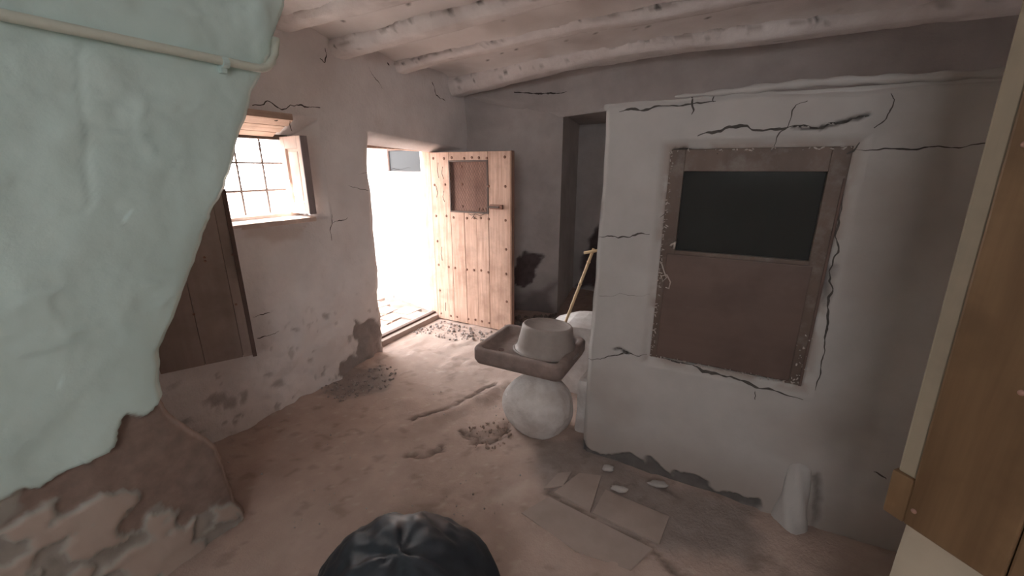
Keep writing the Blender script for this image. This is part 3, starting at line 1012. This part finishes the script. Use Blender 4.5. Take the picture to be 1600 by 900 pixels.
part = field('wall_partition', np.unique(np.concatenate([steps((PX0, 0.0085), (QX0, 0.0085), (QX1, 0.0085), (0.75, 0.02), (PX1, 1))])),
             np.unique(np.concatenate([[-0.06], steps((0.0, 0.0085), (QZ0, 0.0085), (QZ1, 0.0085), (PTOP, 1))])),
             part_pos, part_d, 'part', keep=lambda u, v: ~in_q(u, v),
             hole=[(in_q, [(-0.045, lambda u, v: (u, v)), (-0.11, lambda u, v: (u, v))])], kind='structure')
for k, (c, w) in enumerate(pt_cracks_shadow):
    crack_line(c, w * 0.9, part_pos, part_d, 140 + k, part, off=0.0015)
# body of the wall behind the plastered face
for nm, lo, hi in (('wall_core', (PX0 + 0.012, PY + 0.045, -0.05), (QX0, PY + 0.15, PTOP - 0.03)), ('wall_core', (QX1, PY + 0.045, -0.05), (PX1, PY + 0.15, PTOP - 0.03)),
                   ('wall_core', (QX0, PY + 0.045, -0.05), (QX1, PY + 0.15, QZ0)), ('wall_core', (QX0, PY + 0.045, QZ1), (QX1, PY + 0.15, PTOP - 0.03))):
    box(nm, lo, hi, 'part', part, bev=0)
# rounded plaster end of the wall
for z0, z1 in ((-0.05, PTOP),):
    n = 60
    co, fs = [], []
    for i in range(n + 1):
        z = z0 + (z1 - z0) * i / n
        w = float(part_pos(np.array(PX0), np.array(z), np.array(0.0))[0])
        for y in (PY + 0.02, PY + 0.06, PY + 0.15):
            co.append((w, y, z))
    for i in range(n):
        for j in range(2):
            a = i * 3 + j
            fs.append((a, a + 3, a + 4, a + 1))
    raw('wall_end', co, fs, 'part', part)
box('wall_top', (PX0, PY + 0.015, PTOP - 0.03), (PX1, PY + 0.15, PTOP + 0.002), 'part', part, bev=0.012)
# rough capping strip along the right of the top edge
caps = []
tube('capping_strip', [(x, PY + 0.02, PTOP + 0.018 + 0.006 * math.sin(7 * x)) for x in np.linspace(-0.28, 1.2, 40)],
     [0.004 + 0.012 * min(1, i / 8) + 0.004 * math.sin(i * 1.7) for i in range(40)], 'part', part, 8)

w2 = empty('window_2', (QX0, PY, QZ0), kind='structure')
W2, H2 = QX1 - QX0, QZ1 - QZ0
FY = 0.025
SW2 = 0.065
RZ = 1.273 - QZ0
lbox('frame_stile', (0.0, FY, 0.0), (SW2, FY + 0.05, H2), 'brown', w2)
lbox('frame_stile', (W2 - SW2, FY, 0.0), (W2, FY + 0.05, H2), 'brown', w2)
lbox('frame_rail', (SW2, FY, H2 - 0.095), (W2 - SW2, FY + 0.05, H2), 'brown', w2)
lbox('mid_rail', (SW2 - 0.01, FY + 0.004, RZ - 0.02), (W2 - SW2 + 0.01, FY + 0.05, RZ), 'brown', w2)
lbox('lower_panel', (0.03, FY - 0.004, 0.012), (W2 - 0.05, FY + 0.02, RZ - 0.018), 'panel', w2, 0.004)
lbox('frame_rail', (SW2, FY + 0.02, 0.0), (W2 - SW2, FY + 0.05, 0.06), 'brown', w2)
lbox('glass_pane', (SW2 - 0.01, FY + 0.026, RZ - 0.01), (W2 - SW2 + 0.01, FY + 0.030, H2 - 0.085), 'glass', w2, 0)
lbox('inner_bar', (W2 * 0.60, FY + 0.05, RZ), (W2 * 0.60 + 0.02, FY + 0.07, H2 - 0.09), 'board_dark', w2, 0.002)
lbox('edge_bead', (W2 - 0.012, FY - 0.006, 0.0), (W2 - 0.002, FY + 0.01, H2 - 0.12), 'board_dark', w2, 0.002)
# limewash crumbs along the left and bottom of the frame
rn = random.Random(5)
bm = bmesh.new()
for k in range(240):
    t = rn.random()
    if t < 0.45: x, z = rn.uniform(-0.004, 0.018), rn.uniform(0, H2)
    elif t < 0.75: x, z = rn.uniform(0, W2), rn.uniform(-0.004, 0.016)
    elif t < 0.9: x, z = W2 - rn.uniform(0.0, 0.05), rn.uniform(0.02, 0.3)
    else: x, z = rn.uniform(0, W2), H2 - rn.uniform(0, 0.012)
    r = rn.uniform(0.0012, 0.0032)
    mtx = Matrix.Translation((x, FY - 0.001, z)) @ Euler((rn.random() * 6, rn.random() * 6, rn.random() * 6)).to_matrix().to_4x4() @ Matrix.Diagonal((r * 1.4, r, r * 3.5, 1))
    bmesh.ops.create_icosphere(bm, subdivisions=1, radius=1, matrix=mtx)
bm_obj('limewash_crumbs', bm, 'wire', w2, kind='stuff')
wr = tube('wire_hook', [(0.012, 0.0, RZ - 0.06), (0.03, -0.01, RZ - 0.10), (0.045, -0.012, RZ - 0.13), (0.03, -0.014, RZ - 0.15), (0.02, -0.012, RZ - 0.125), (0.045, -0.012, RZ - 0.115), (0.065, -0.01, RZ - 0.15), (0.06, -0.008, RZ - 0.185), (0.045, -0.006, RZ - 0.18)], 0.0035, 'wire', w2, 6)
tube('wire_hook', [(0.045, 0.02, RZ + 0.02), (0.05, 0.0, RZ + 0.03), (0.065, 0.0, RZ + 0.045), (0.06, 0.005, RZ + 0.01)], 0.006, 'wire', w2, 6)

# low rounded plaster stub against the foot of the partition
bm = bmesh.new()
for i in range(19):
    pass
bm.free()
co, fs = [], []
nz, na = 22, 14
for i in range(nz + 1):
    t = i / nz
    z = -0.02 + t * 0.34
    w = 0.045 + 0.03 * (1 - t) ** 1.5
    dp = 0.028 + 0.075 * (1 - t) ** 1.6
    if t > 0.9:
        k = math.sqrt(max(0.0, 1 - ((t - 0.9) / 0.1) ** 2)); w *= 0.25 + 0.75 * k; dp *= 0.2 + 0.8 * k
    for j in range(na + 1):
        a = math.pi * j / na
        rr = 1 + 0.07 * math.sin(5 * a + 9 * t)
        co.append((0.455 - w * math.cos(a) * rr, PY + 0.01 - dp * math.sin(a) * rr, z))
for i in range(nz):
    for j in range(na):
        a = i * (na + 1) + j
        fs.append((a, a + 1, a + na + 2, a + na + 1))
fs.append(tuple(nz * (na + 1) + j for j in range(na + 1)))
raw('plaster_stub', co, fs, 'part', label='low plaster stub against the foot of the partition, right of its window', cat='plaster stub')

# ================================================================== MINT WALL (left, near)
MX = -1.90
my = lambda pts: uv(pts, 0, MX, 1, 2)
edge = my([(452, -10), (440, 45), (430, 75), (412, 118), (400, 140), (385, 205), (375, 235), (358, 290), (330, 350), (312, 405), (297, 450), (280, 500), (265, 540), (258, 570), (255, 600), (257, 628)])
edge_low = my([(257, 628), (300, 665), (345, 703), (358, 716), (368, 750), (384, 790)]) + [(0.845, -0.06)]
EDGE = edge + edge_low[1:]
ez = np.array([p[1] for p in EDGE])[::-1]; ey = np.array([p[0] for p in EDGE])[::-1]
ez = np.concatenate([ez, [2.8]]); ey = np.concatenate([ey, [ey[-1] + 0.2]])
m_low = my([(-40, 800), (0, 778), (35, 762), (60, 760), (85, 745), (110, 738), (150, 722), (175, 712), (190, 690), (188, 668), (192, 655), (215, 655), (240, 640), (258, 626)])
m_low = [(-2.0, m_low[0][1])] + m_low + [(3.0, m_low[-1][1] - 0.02)]
m_white = my([(-60, 830), (40, 800), (100, 790), (150, 765), (185, 785), (215, 800), (260, 790), (300, 815), (330, 790), (385, 785), (390, 830), (380, 860), (200, 1000), (-60, 1000)])
m_strip = my([(-40, 790), (30, 760), (35, 800), (0, 830), (-40, 850)])
m_gouge = my([(130, 60), (138, 120), (135, 180), (128, 260), (128, 330)])


def mint_low(u):
    return np.interp(u, [p[0] for p in m_low], [p[1] for p in m_low])


def mint_d(s, v):
    u = np.interp(v, ez, ey) - s
    e = s
    lowline = mint_low(u) + 0.02 * fbm(u, v, 14, 3, 6)
    bare = sstep(0.006, -0.006, v - lowline)
    d = 0.014 * fbm(u, v, 2.0, 3, 7) + 0.008 * fbm(u, v * 0.8, 7, 4, 8)
    ridges = np.abs(fbm(u, v, 4.5, 3, 17))
    d = d + 0.004 * sstep(0.2, 0.0, ridges) * sstep(0.0, 0.6, fbm(u, v, 1.7, 2, 18)) + 0.012 * sstep(1.95, 2.3, v) * fbm(u, v, 7, 3, 19)
    d = d + 0.006 * sstep(0.5, 0.95, fbm(u * 0.6, v * 1.3, 9, 3, 27))
    d = d - 0.006 * np.exp(-(dist_line(u + 0.03 * fbm(u, v, 7, 3, 99), v, m_gouge) / 0.008) ** 2)
    d = d - 0.03 * sstep(0.03, 0.0, e) - 0.008 * sstep(0.08, 0.0, e)
    d = d - 0.03 * bare
    wh = patch(u, v, m_white, 0.012, 0.07, 7, 4) * bare
    spot = sstep(0.25, 0.5, fbm(u, v, 9, 4, 29))
    wh = wh * (1 - 0.75 * spot)
    wh = np.maximum(wh, patch(u, v, m_strip, 0.015, 0.03, 9) * bare * 0.5)
    d = d + 0.02 * wh
    r = bare * (1 - wh)
    return d, r, Z0(u), wh


def mint_pos(s, v, d):
    u = np.interp(v, ez, ey) - s + 0.012 * fbm(v, v * 0, 9, 3, 33) * (s < 0.3)
    return (MX + d, u, v)


mint = field('wall_mint', steps((0.0, 0.006), (0.03, 0.011), (1.15, 0.06), (3.2, 1))[::1], steps((-0.06, 0.011), (2.45, 0.05), (2.8, 1)), mint_pos, mint_d, 'mint', flip=True, kind='structure')
# thickness: the edge turned back towards the street wall
zz = np.linspace(-0.06, 2.8, 160)
co, fs = [], []
for i, z in enumerate(zz):
    y = float(np.interp(z, ez, ey)) + 0.012 * float(fbm(z, 0.0, 9, 3, 33))
    for j, (dx, dy) in enumerate(((float(mint_d(np.array([0.0]), np.array([z]))[0][0]), 0.0), (-0.12, -0.006), (-0.30, -0.03))):
        co.append((MX + dx, y + dy, z))
for i in range(len(zz) - 1):
    for j in range(2):
        a = i * 3 + j
        fs.append((a, a + 1, a + 4, a + 3))
raw('wall_edge', co, fs, 'mint', mint, cols=np.array([[1.0 if z < 0.79 else 0.0, 0, 0] for z in zz for j in range(3)], np.float32))
co = [(MX - 0.30, float(np.interp(z, ez, ey)) - 0.03, z) for z in zz] + [(MX - 0.30, -1.8, z) for z in zz]
raw('wall_rear_face', co, [(i, i + 1, len(zz) + i + 1, len(zz) + i) for i in range(len(zz) - 1)], 'white', mint)

# pipe along the mint wall, turning up round its edge
PXX = MX + 0.028
p0, p1 = at(-60, 10, 0, PXX), at(395, 105, 0, PXX)
path = [Vector(p0) + (Vector(p1) - Vector(p0)) * t for t in np.linspace(0, 1, 24)]
for x, y in ((408, 107), (418, 104), (425, 96), (429, 84), (431, 60)):
    path.append(Vector(at(x, y, 0, PXX - 0.002)))
pp = empty('wall_pipe', tuple(path[0]), label='cream painted pipe running along the top of the mint green wall', cat='pipe')
loc = [p - path[0] for p in path]
tube('pipe_run', loc, [0.0165] * len(loc), 'pipe', pp, 14)
bc = Vector(at(350, 97, 0, PXX)) - path[0]
bm = bmesh.new()
tube_bm(bm, [bc + Vector((0, -0.012, -0.002)), bc + Vector((0, 0.012, 0.0))], 0.021, 12)
add_box(bm, bc + Vector((-0.03, -0.012, -0.04)), bc + Vector((-0.005, 0.012, -0.01)), 0.003)
bm_obj('pipe_clip', bm, 'mint', pp, smooth=False)

# ------------------------------------------------------------------ board leaf ajar between mint wall and window
bl = empty('board_leaf', (-2.655, 0.90, 0.565), math.radians(90 - 28), label='grey-brown board door leaf hanging ajar under the window, beside the mint wall', cat='door leaf')
BLW, BLH = 0.445, 1.2
lbox('board', (0.0, 0.0, 0.0), (0.20, 0.022, BLH), 'board', bl, 0.002)
lbox('board', (0.202, -0.001, 0.001), (0.385, 0.021, BLH), 'board', bl, 0.002)
lbox('board', (0.387, 0.0, 0.0), (BLW - 0.012, 0.022, BLH), 'board', bl, 0.002)
lbox('edge_batten', (BLW - 0.012, -0.012, -0.008), (BLW + 0.010, 0.03, BLH - 0.22), 'board_dark', bl, 0.003)
lbox('backing', (0.004, 0.0215, 0.003), (BLW - 0.014, 0.026, BLH - 0.003), 'board_dark', bl, 0)
lbox('ledge', (0.02, 0.026, 0.12), (BLW - 0.02, 0.045, 0.24), 'board_dark', bl, 0.003)
for x, z in ((0.10, 0.6), (0.30, 0.62), (0.30, 0.60), (0.40, 0.33), (0.20, 0.31), (0.43, 0.62)):
    o = link('nail', stud_me, None, bl); o.location = (x, -0.001, z); o.scale = (0.5, 0.5, 0.5)

# ================================================================== RIGHT: cream pier with wooden leaf, close to the camera
RC = Vector((0.51, 1.30, 0.0))
rd = Vector((0.716, -0.70, 0)).normalized()
RB = at(1400, 797, 1, 1.30)[2]


def pier_pos(u, v, d):
    n = Vector((-rd.y, rd.x)) * -1
    return (RC.x + 0.015 + rd.x * u + n.x * (d - 0.03), RC.y + rd.y * u + n.y * (d - 0.03), v)


pier = field('wall_pier', steps((0, 0.02), (1.6, 1)), steps((-0.05, 0.03), (2.75, 1)), pier_pos,
             lambda u, v: (0.006 * fbm(u, v, 3, 4, 66) - 0.01 * sstep(0.02, 0, u), Z0(u), Z0(u), Z0(u)), 'pier', kind='structure')
e0, e1 = pier_pos(np.array(0.0), 0, np.array(-0.012)), pier_pos(np.array(0.02), 0, np.array(-0.25))
raw('pier_return', [(e0[0], e0[1], -.05), (e0[0], e0[1], 2.75), (RC.x + 0.3, PY - 0.2, 2.75), (RC.x + 0.3, PY - 0.2, -.05)], [(0, 1, 2, 3)], 'pier', pier, smooth=False)
wl = empty('wooden_leaf', (RC.x, RC.y, RB), math.atan2(rd.y, rd.x), label='varnished brown wooden door leaf on the cream pier, close at the right edge', cat='door leaf')
# leaf faces the room: local -y looks to the camera side
bm = bmesh.new()
LWW, LHH = 1.0, 1.75
lean = -0.055


def leaf_piece(name, x0, x1, y0, y1, z0, z1, mat, bev=0.005):
    bm = bmesh.new()
    add_box(bm, (x0, y0, z0), (x1, y1, z1), bev)
    for v in bm.verts:
        v.co.x += lean * v.co.z / LHH * 1.0
    return bm_obj(name, bm, mat, wl)


leaf_piece('stile', 0.035, 0.22, -0.03, 0.012, 0.0, LHH, 'rwood')
leaf_piece('plank', 0.222, 0.42, -0.027, 0.012, 0.002, LHH, 'rwood')
leaf_piece('plank', 0.422, 0.70, -0.03, 0.012, 0.0, LHH, 'rwood')
leaf_piece('plank', 0.702, 1.0, -0.028, 0.012, 0.0, LHH, 'rwood')
leaf_piece('worn_edge', -0.005, 0.035, -0.022, 0.02, 0.13, LHH, 'rwood_edge')
leaf_piece('corner_block', -0.012, 0.035, -0.032, 0.02, 0.0, 0.13, 'rwood')
for x, z in ((0.05, 0.05), (0.06, 0.95), (0.16, 0.45)):
    o = link('nail', stud_me, None, wl); o.location = (x + lean * z / LHH, -0.03, z); o.scale = (0.5, 0.5, 0.5)

# ================================================================== rest of the room behind the camera (unseen; a high opening is added for fill daylight)
box('wall_right', (2.05, -1.9, -0.1), (2.2, 5.9, 2.8), 'white', bev=0, kind='structure')
OX0, OX1, OZ0, OZ1 = -0.25, 0.85, 1.72, 2.36
rear = empty('wall_rear', (0, -1.75, 0), kind='structure')
for lo, hi in (((-3.1, -0.1, -0.1), (OX0, 0.0, 2.8)), ((OX1, -0.1, -0.1), (2.2, 0.0, 2.8)), ((OX0, -0.1, OZ1), (OX1, 0.0, 2.8)), ((OX0, -0.1, -0.1), (OX1, 0.0, OZ0))):
    box('wall_section', lo, hi, 'white', rear, bev=0)
box('wall_far_end', (-3.1, 5.7, -0.1), (2.2, 5.8, 2.8), 'dark', bev=0, kind='structure')
box('wall_street_far', (-2.98, 4.45, -0.1), (-2.8, 5.8, 2.8), 'dark', bev=0, kind='structure')

# ================================================================== STONE SINK
sk = empty('stone_sink', (SINKX0, SINKY0, 0.385), label='shallow brown stone sink on a whitewashed boulder beside the partition', cat='sink')
SWX, SWY, SZH = SINKX1 - SINKX0, SINKY1 - SINKY0, 0.12


def rrect(x0, x1, y0, y1, r, n=6):
    pts = []
    for cx, cy, a0 in ((x1 - r, y1 - r, 0), (x0 + r, y1 - r, 90), (x0 + r, y0 + r, 180), (x1 - r, y0 + r, 270)):
        for k in range(n + 1):
            a = math.radians(a0 + 90 * k / n)
            pts.append((cx + r * math.cos(a), cy + r * math.sin(a)))
    return pts


rings = []
prof = [(0.035, 0.0, 0.05), (0.012, 0.012, 0.05), (0.0, 0.04, 0.05), (0.0, SZH - 0.015, 0.05), (0.006, SZH - 0.003, 0.05), (0.016, SZH, 0.045),
        (0.038, SZH, 0.035), (0.046, SZH - 0.006, 0.03), (0.052, SZH - 0.03, 0.03), (0.07, SZH - 0.048, 0.03), (0.13, SZH - 0.052, 0.02)]
bm = bmesh.new()
for k, (ins, z, r) in enumerate(prof):
    rg = []
    for x, y in rrect(ins, SWX - ins, ins, SWY - ins, r, 5):
        zz_ = z + 0.003 * float(fbm(x * 1.0, y, 9, 3, 3 + k // 3))
        rg.append(bm.verts.new((x + 0.004 * float(fbm(x, y, 6, 2, 44)), y + 0.004 * float(fbm(x, y, 6, 2, 45)), zz_)))
    rings.append(rg)
for a, b in zip(rings[:-1], rings[1:]):
    for i in range(len(a)):
        bm.faces.new((a[i], a[(i + 1) % len(a)], b[(i + 1) % len(a)], b[i]))
bm.faces.new(rings[0][::-1]); bm.faces.new(rings[-1])
bm_obj('basin', bm, 'stone', sk, smooth=True)
c_ = bmesh.new()
bmesh.ops.create_cone(c_, cap_ends=True, segments=16, radius1=0.02, radius2=0.02, depth=0.004, matrix=Matrix.Translation((0.14, 0.16, SZH - 0.050)))
bm_obj('drain', c_, 'board_dark', sk)


def lump(name, c, rad, f, amp, seed, mat, zfun=None, cut=None, sub=5, flat=None, **kw):
    bm = bmesh.new()
    bmesh.ops.create_icosphere(bm, subdivisions=sub, radius=1.0)
    co = np.array([v.co for v in bm.verts])
    n = 1 + amp * (fbm(co[:, 0] + co[:, 2] * 0.7, co[:, 1] - co[:, 2] * 0.6, f, 4, seed))
    co = co * n[:, None]
    if zfun is not None:
        co = zfun(co)
    co = co * np.array(rad) + np.array(c)
    if cut is not None:
        co[:, 2] = np.maximum(co[:, 2], cut)
    if flat is not None:
        co[:, 2] = np.minimum(co[:, 2], flat)
    for v, p in zip(bm.verts, co):
        v.co = p
    return bm_obj(name, bm, mat, smooth=True, **kw)


# whitewashed boulder carrying the sink: round belly, narrower neck at the top rear
def boulder_shape(co):
    z = co[:, 2]
    k = 1 - 0.30 * sstep(0.25, 0.8, z)
    co = co.copy()
    co[:, 0] *= k; co[:, 1] *= k
    co[:, 1] += 0.25 * sstep(0.1, 0.9, z)
    return co


lump('boulder_pedestal', (-0.965, 2.19, 0.165), (0.235, 0.20, 0.235), 1.5, 0.09, 9, 'boulder', boulder_shape, -0.02, flat=0.384,
     label='whitewashed boulder under the stone sink', cat='boulder')

# plaster ledge behind the sink
co, fs = [], []
LGX0, LGX1, LGY0, LGY1 = -1.18, -0.58, 2.705, 3.1
bm = bmesh.new()
add_box(bm, (LGX0, LGY0, -0.02), (LGX1, LGY1, 0.54), 0.012)
add_box(bm, (-0.715, 2.25, -0.02), (LGX1 - 0.03, LGY0 + 0.05, 0.375), 0.03)
bmesh.ops.subdivide_edges(bm, edges=bm.edges[:], cuts=5, use_grid_fill=True)
for v in bm.verts:
    v.co.x += 0.012 * float(fbm(v.co.y + v.co.z, v.co.x, 4, 3, 5)); v.co.y += 0.012 * float(fbm(v.co.x + v.co.z, v.co.y, 4, 3, 6))
    if v.co.z > 0.42:
        v.co.z += -0.10 * max(0, (-0.95 - v.co.x)) / 0.25
bm_obj('plaster_ledge', bm, 'boulder', smooth=False, label='rough whitewashed plaster ledge behind the stone sink', cat='ledge')

# upturned plastic tub standing in the sink
TC = Vector((-0.985, 2.365, 0.462))
tb = empty('plastic_tub', tuple(TC), math.radians(20), label='dusty grey plastic tub lying upside down in the stone sink', cat='tub')
tb.rotation_euler = (math.radians(-2), math.radians(3), 0.3)
bm = bmesh.new()
prof = [(0.205, 0.0), (0.212, 0.006), (0.208, 0.016), (0.196, 0.022), (0.190, 0.05), (0.178, 0.11), (0.168, 0.165), (0.165, 0.182), (0.158, 0.192), (0.148, 0.194), (0.142, 0.188), (0.138, 0.184), (0.05, 0.183), (0.0, 0.183)]
n = 40
prev = None
for r, z in prof:
    if r == 0:
        c = bm.verts.new((0, 0, z))
        for k in range(n):
            bm.faces.new((prev[k], prev[(k + 1) % n], c))
        break
    rg = [bm.verts.new((r * 1.02 * math.cos(2 * math.pi * k / n), r * 0.86 * math.sin(2 * math.pi * k / n), z)) for k in range(n)]
    if prev:
        for k in range(n):
            bm.faces.new((prev[k], prev[(k + 1) % n], rg[(k + 1) % n], rg[k]))
    prev = rg
bm_obj('tub_body', bm, 'tub', tb, smooth=True)
bm = bmesh.new()
tube_bm(bm, [(0.212 * 1.02 * math.cos(a), 0.212 * 0.86 * math.sin(a), 0.01) for a in np.linspace(0, 2 * math.pi, 41)], 0.008, 8, False)
bm_obj('tub_rim', bm, 'tub', tb, smooth=True)

# yellow cane broom handle leaning behind the sink against the partition end
b0, b1 = Vector(at(878, 518, 1, 2.662)), Vector(at(926, 393, 1, 2.662))
dirn = (b1 - b0).normalized()
br = empty('cane_pole', tuple(b0 - dirn * 0.45), label='yellow cane pole with a crosspiece leaning by the partition, behind the tub', cat='pole')
o = tube('cane', [dirn * t for t in np.linspace(0, (b1 - b0).length + 0.47, 12)], 0.0105, 'cane', br, 10)
for k in range(1, 7):
    tube('cane_node', [dirn * (0.17 * k - 0.004), dirn * (0.17 * k + 0.004)], 0.013, 'cane', br, 10)
x0 = b1 - (b0 - dirn * 0.45)
tube('crosspiece', [x0 + Vector((-0.055, -0.012, -0.012)), x0 + Vector((0.075, -0.012, 0.022))], 0.010, 'cane', br, 8)

# ================================================================== BLACK BIN BAG
def bag_shape(co):
    co = co.copy()
    x, y, z = co[:, 0], co[:, 1], co[:, 2]
    a = np.arctan2(y, x)
    fold = 0.05 * np.abs(fbm(a * 1.2, z * 0.8, 1.6, 2, 51)) + 0.06 * np.abs(fbm(x * 1.3 + y, y * 1.4 - z, 1.3, 3, 52))
    k = 1 - fold + 0.015 * fbm(x + z, y, 4, 2, 53)
    return co * k[:, None]


lump('bin_bag', (-0.85, 0.79, 0.12), (0.375, 0.33, 0.29), 1.4, 0.05, 23, 'bag', bag_shape, 0.004, sub=6,
     label='crumpled black plastic bin bag on the floor in the foreground', cat='bag')

# ================================================================== RUBBLE
def crumbs(name, poly, n, r0, r1, seed, mat, **kw):
    rn = random.Random(seed)
    xs = [p[0] for p in poly]; ys = [p[1] for p in poly]
    bm = bmesh.new()
    k = 0
    while k < n:
        x, y = rn.uniform(min(xs), max(xs)), rn.uniform(min(ys), max(ys))
        if not inside(np.array([x]), np.array([y]), poly)[0]:
            continue
        k += 1
        r = r0 + (r1 - r0) * rn.random() ** 3
        z = float(floor_d(np.array([x]), np.array([y]))[0][0])
        mtx = Matrix.Translation((x, y, z + r * 0.4)) @ Euler((rn.random() * 6, rn.random() * 6, rn.random() * 6)).to_matrix().to_4x4() @ Matrix.Diagonal((r * rn.uniform(.8, 1.5), r, r * rn.uniform(.5, .9), 1))
        bmesh.ops.create_icosphere(bm, subdivisions=1, radius=1, matrix=mtx)
    return bm_obj(name, bm, mat, kind='stuff', **kw)


crumbs('rubble_crumbs', uv([(640, 520), (690, 502), (790, 524), (770, 535), (690, 530)], 2, 0, 0, 1), 260, 0.005, 0.02, 1, 'crumb',
       label='grey rubble crumbs swept under the open studded door', cat='rubble')
crumbs('rubble_crumbs', uv([(500, 610), (600, 572), (625, 580), (600, 612), (520, 632)], 2, 0, 0, 1), 200, 0.004, 0.014, 2, 'crumb',
       label='plaster crumbs on the floor at the foot of the doorway jamb', cat='rubble')
crumbs('rubble_crumbs', uv([(350, 680), (620, 600), (880, 640), (900, 760), (700, 890), (350, 890)], 2, 0, 0, 1), 150, 0.002, 0.007, 3, 'flake',
       label='scattered pale plaster flecks across the earth floor', cat='rubble')
crumbs('rubble_crumbs', uv([(725, 672), (795, 655), (800, 690), (770, 705), (735, 700)], 2, 0, 0, 1), 110, 0.003, 0.014, 4, 'earth',
       label='brown rubble heap on the floor left of the boulder', cat='rubble')
crumbs('rubble_crumbs', uv([(806, 498), (872, 492), (874, 506), (806, 514)], 2, 0, 0, 1), 120, 0.01, 0.035, 5, 'dirt',
       label='dark rubble at the foot of the wall behind the studded door', cat='rubble')

fl_rn = random.Random(11)
for px, py, sx, sy, lab in ((950, 732, 0.035, 0.022, 'small white plaster lump at the foot of the partition, nearest the boulder'),
                            (968, 764, 0.045, 0.02, 'thin white plaster flake lying on the cement tiles'),
                            (1028, 757, 0.05, 0.022, 'oval white plaster lump at the foot of the partition, under the window'),
                            (856, 668, 0.02, 0.02, None)):
    if lab is None:
        continue
    p = at(px, py, 2, 0.02)
    bm = bmesh.new()
    bmesh.ops.create_icosphere(bm, subdivisions=3, radius=1)
    for v in bm.verts:
        k = 1 + 0.25 * float(fbm(v.co.x * 1.2 + px, v.co.y + v.co.z, 1.5, 3, 5))
        v.co = Vector((v.co.x * sx * k, v.co.y * sy * k, v.co.z * 0.014 * k))
    o = bm_obj('plaster_lump', bm, 'flake', smooth=True, label=lab, cat='plaster lump')
    o.location = (p[0], p[1], 0.022); o.rotation_euler = (0, 0, 0.3)
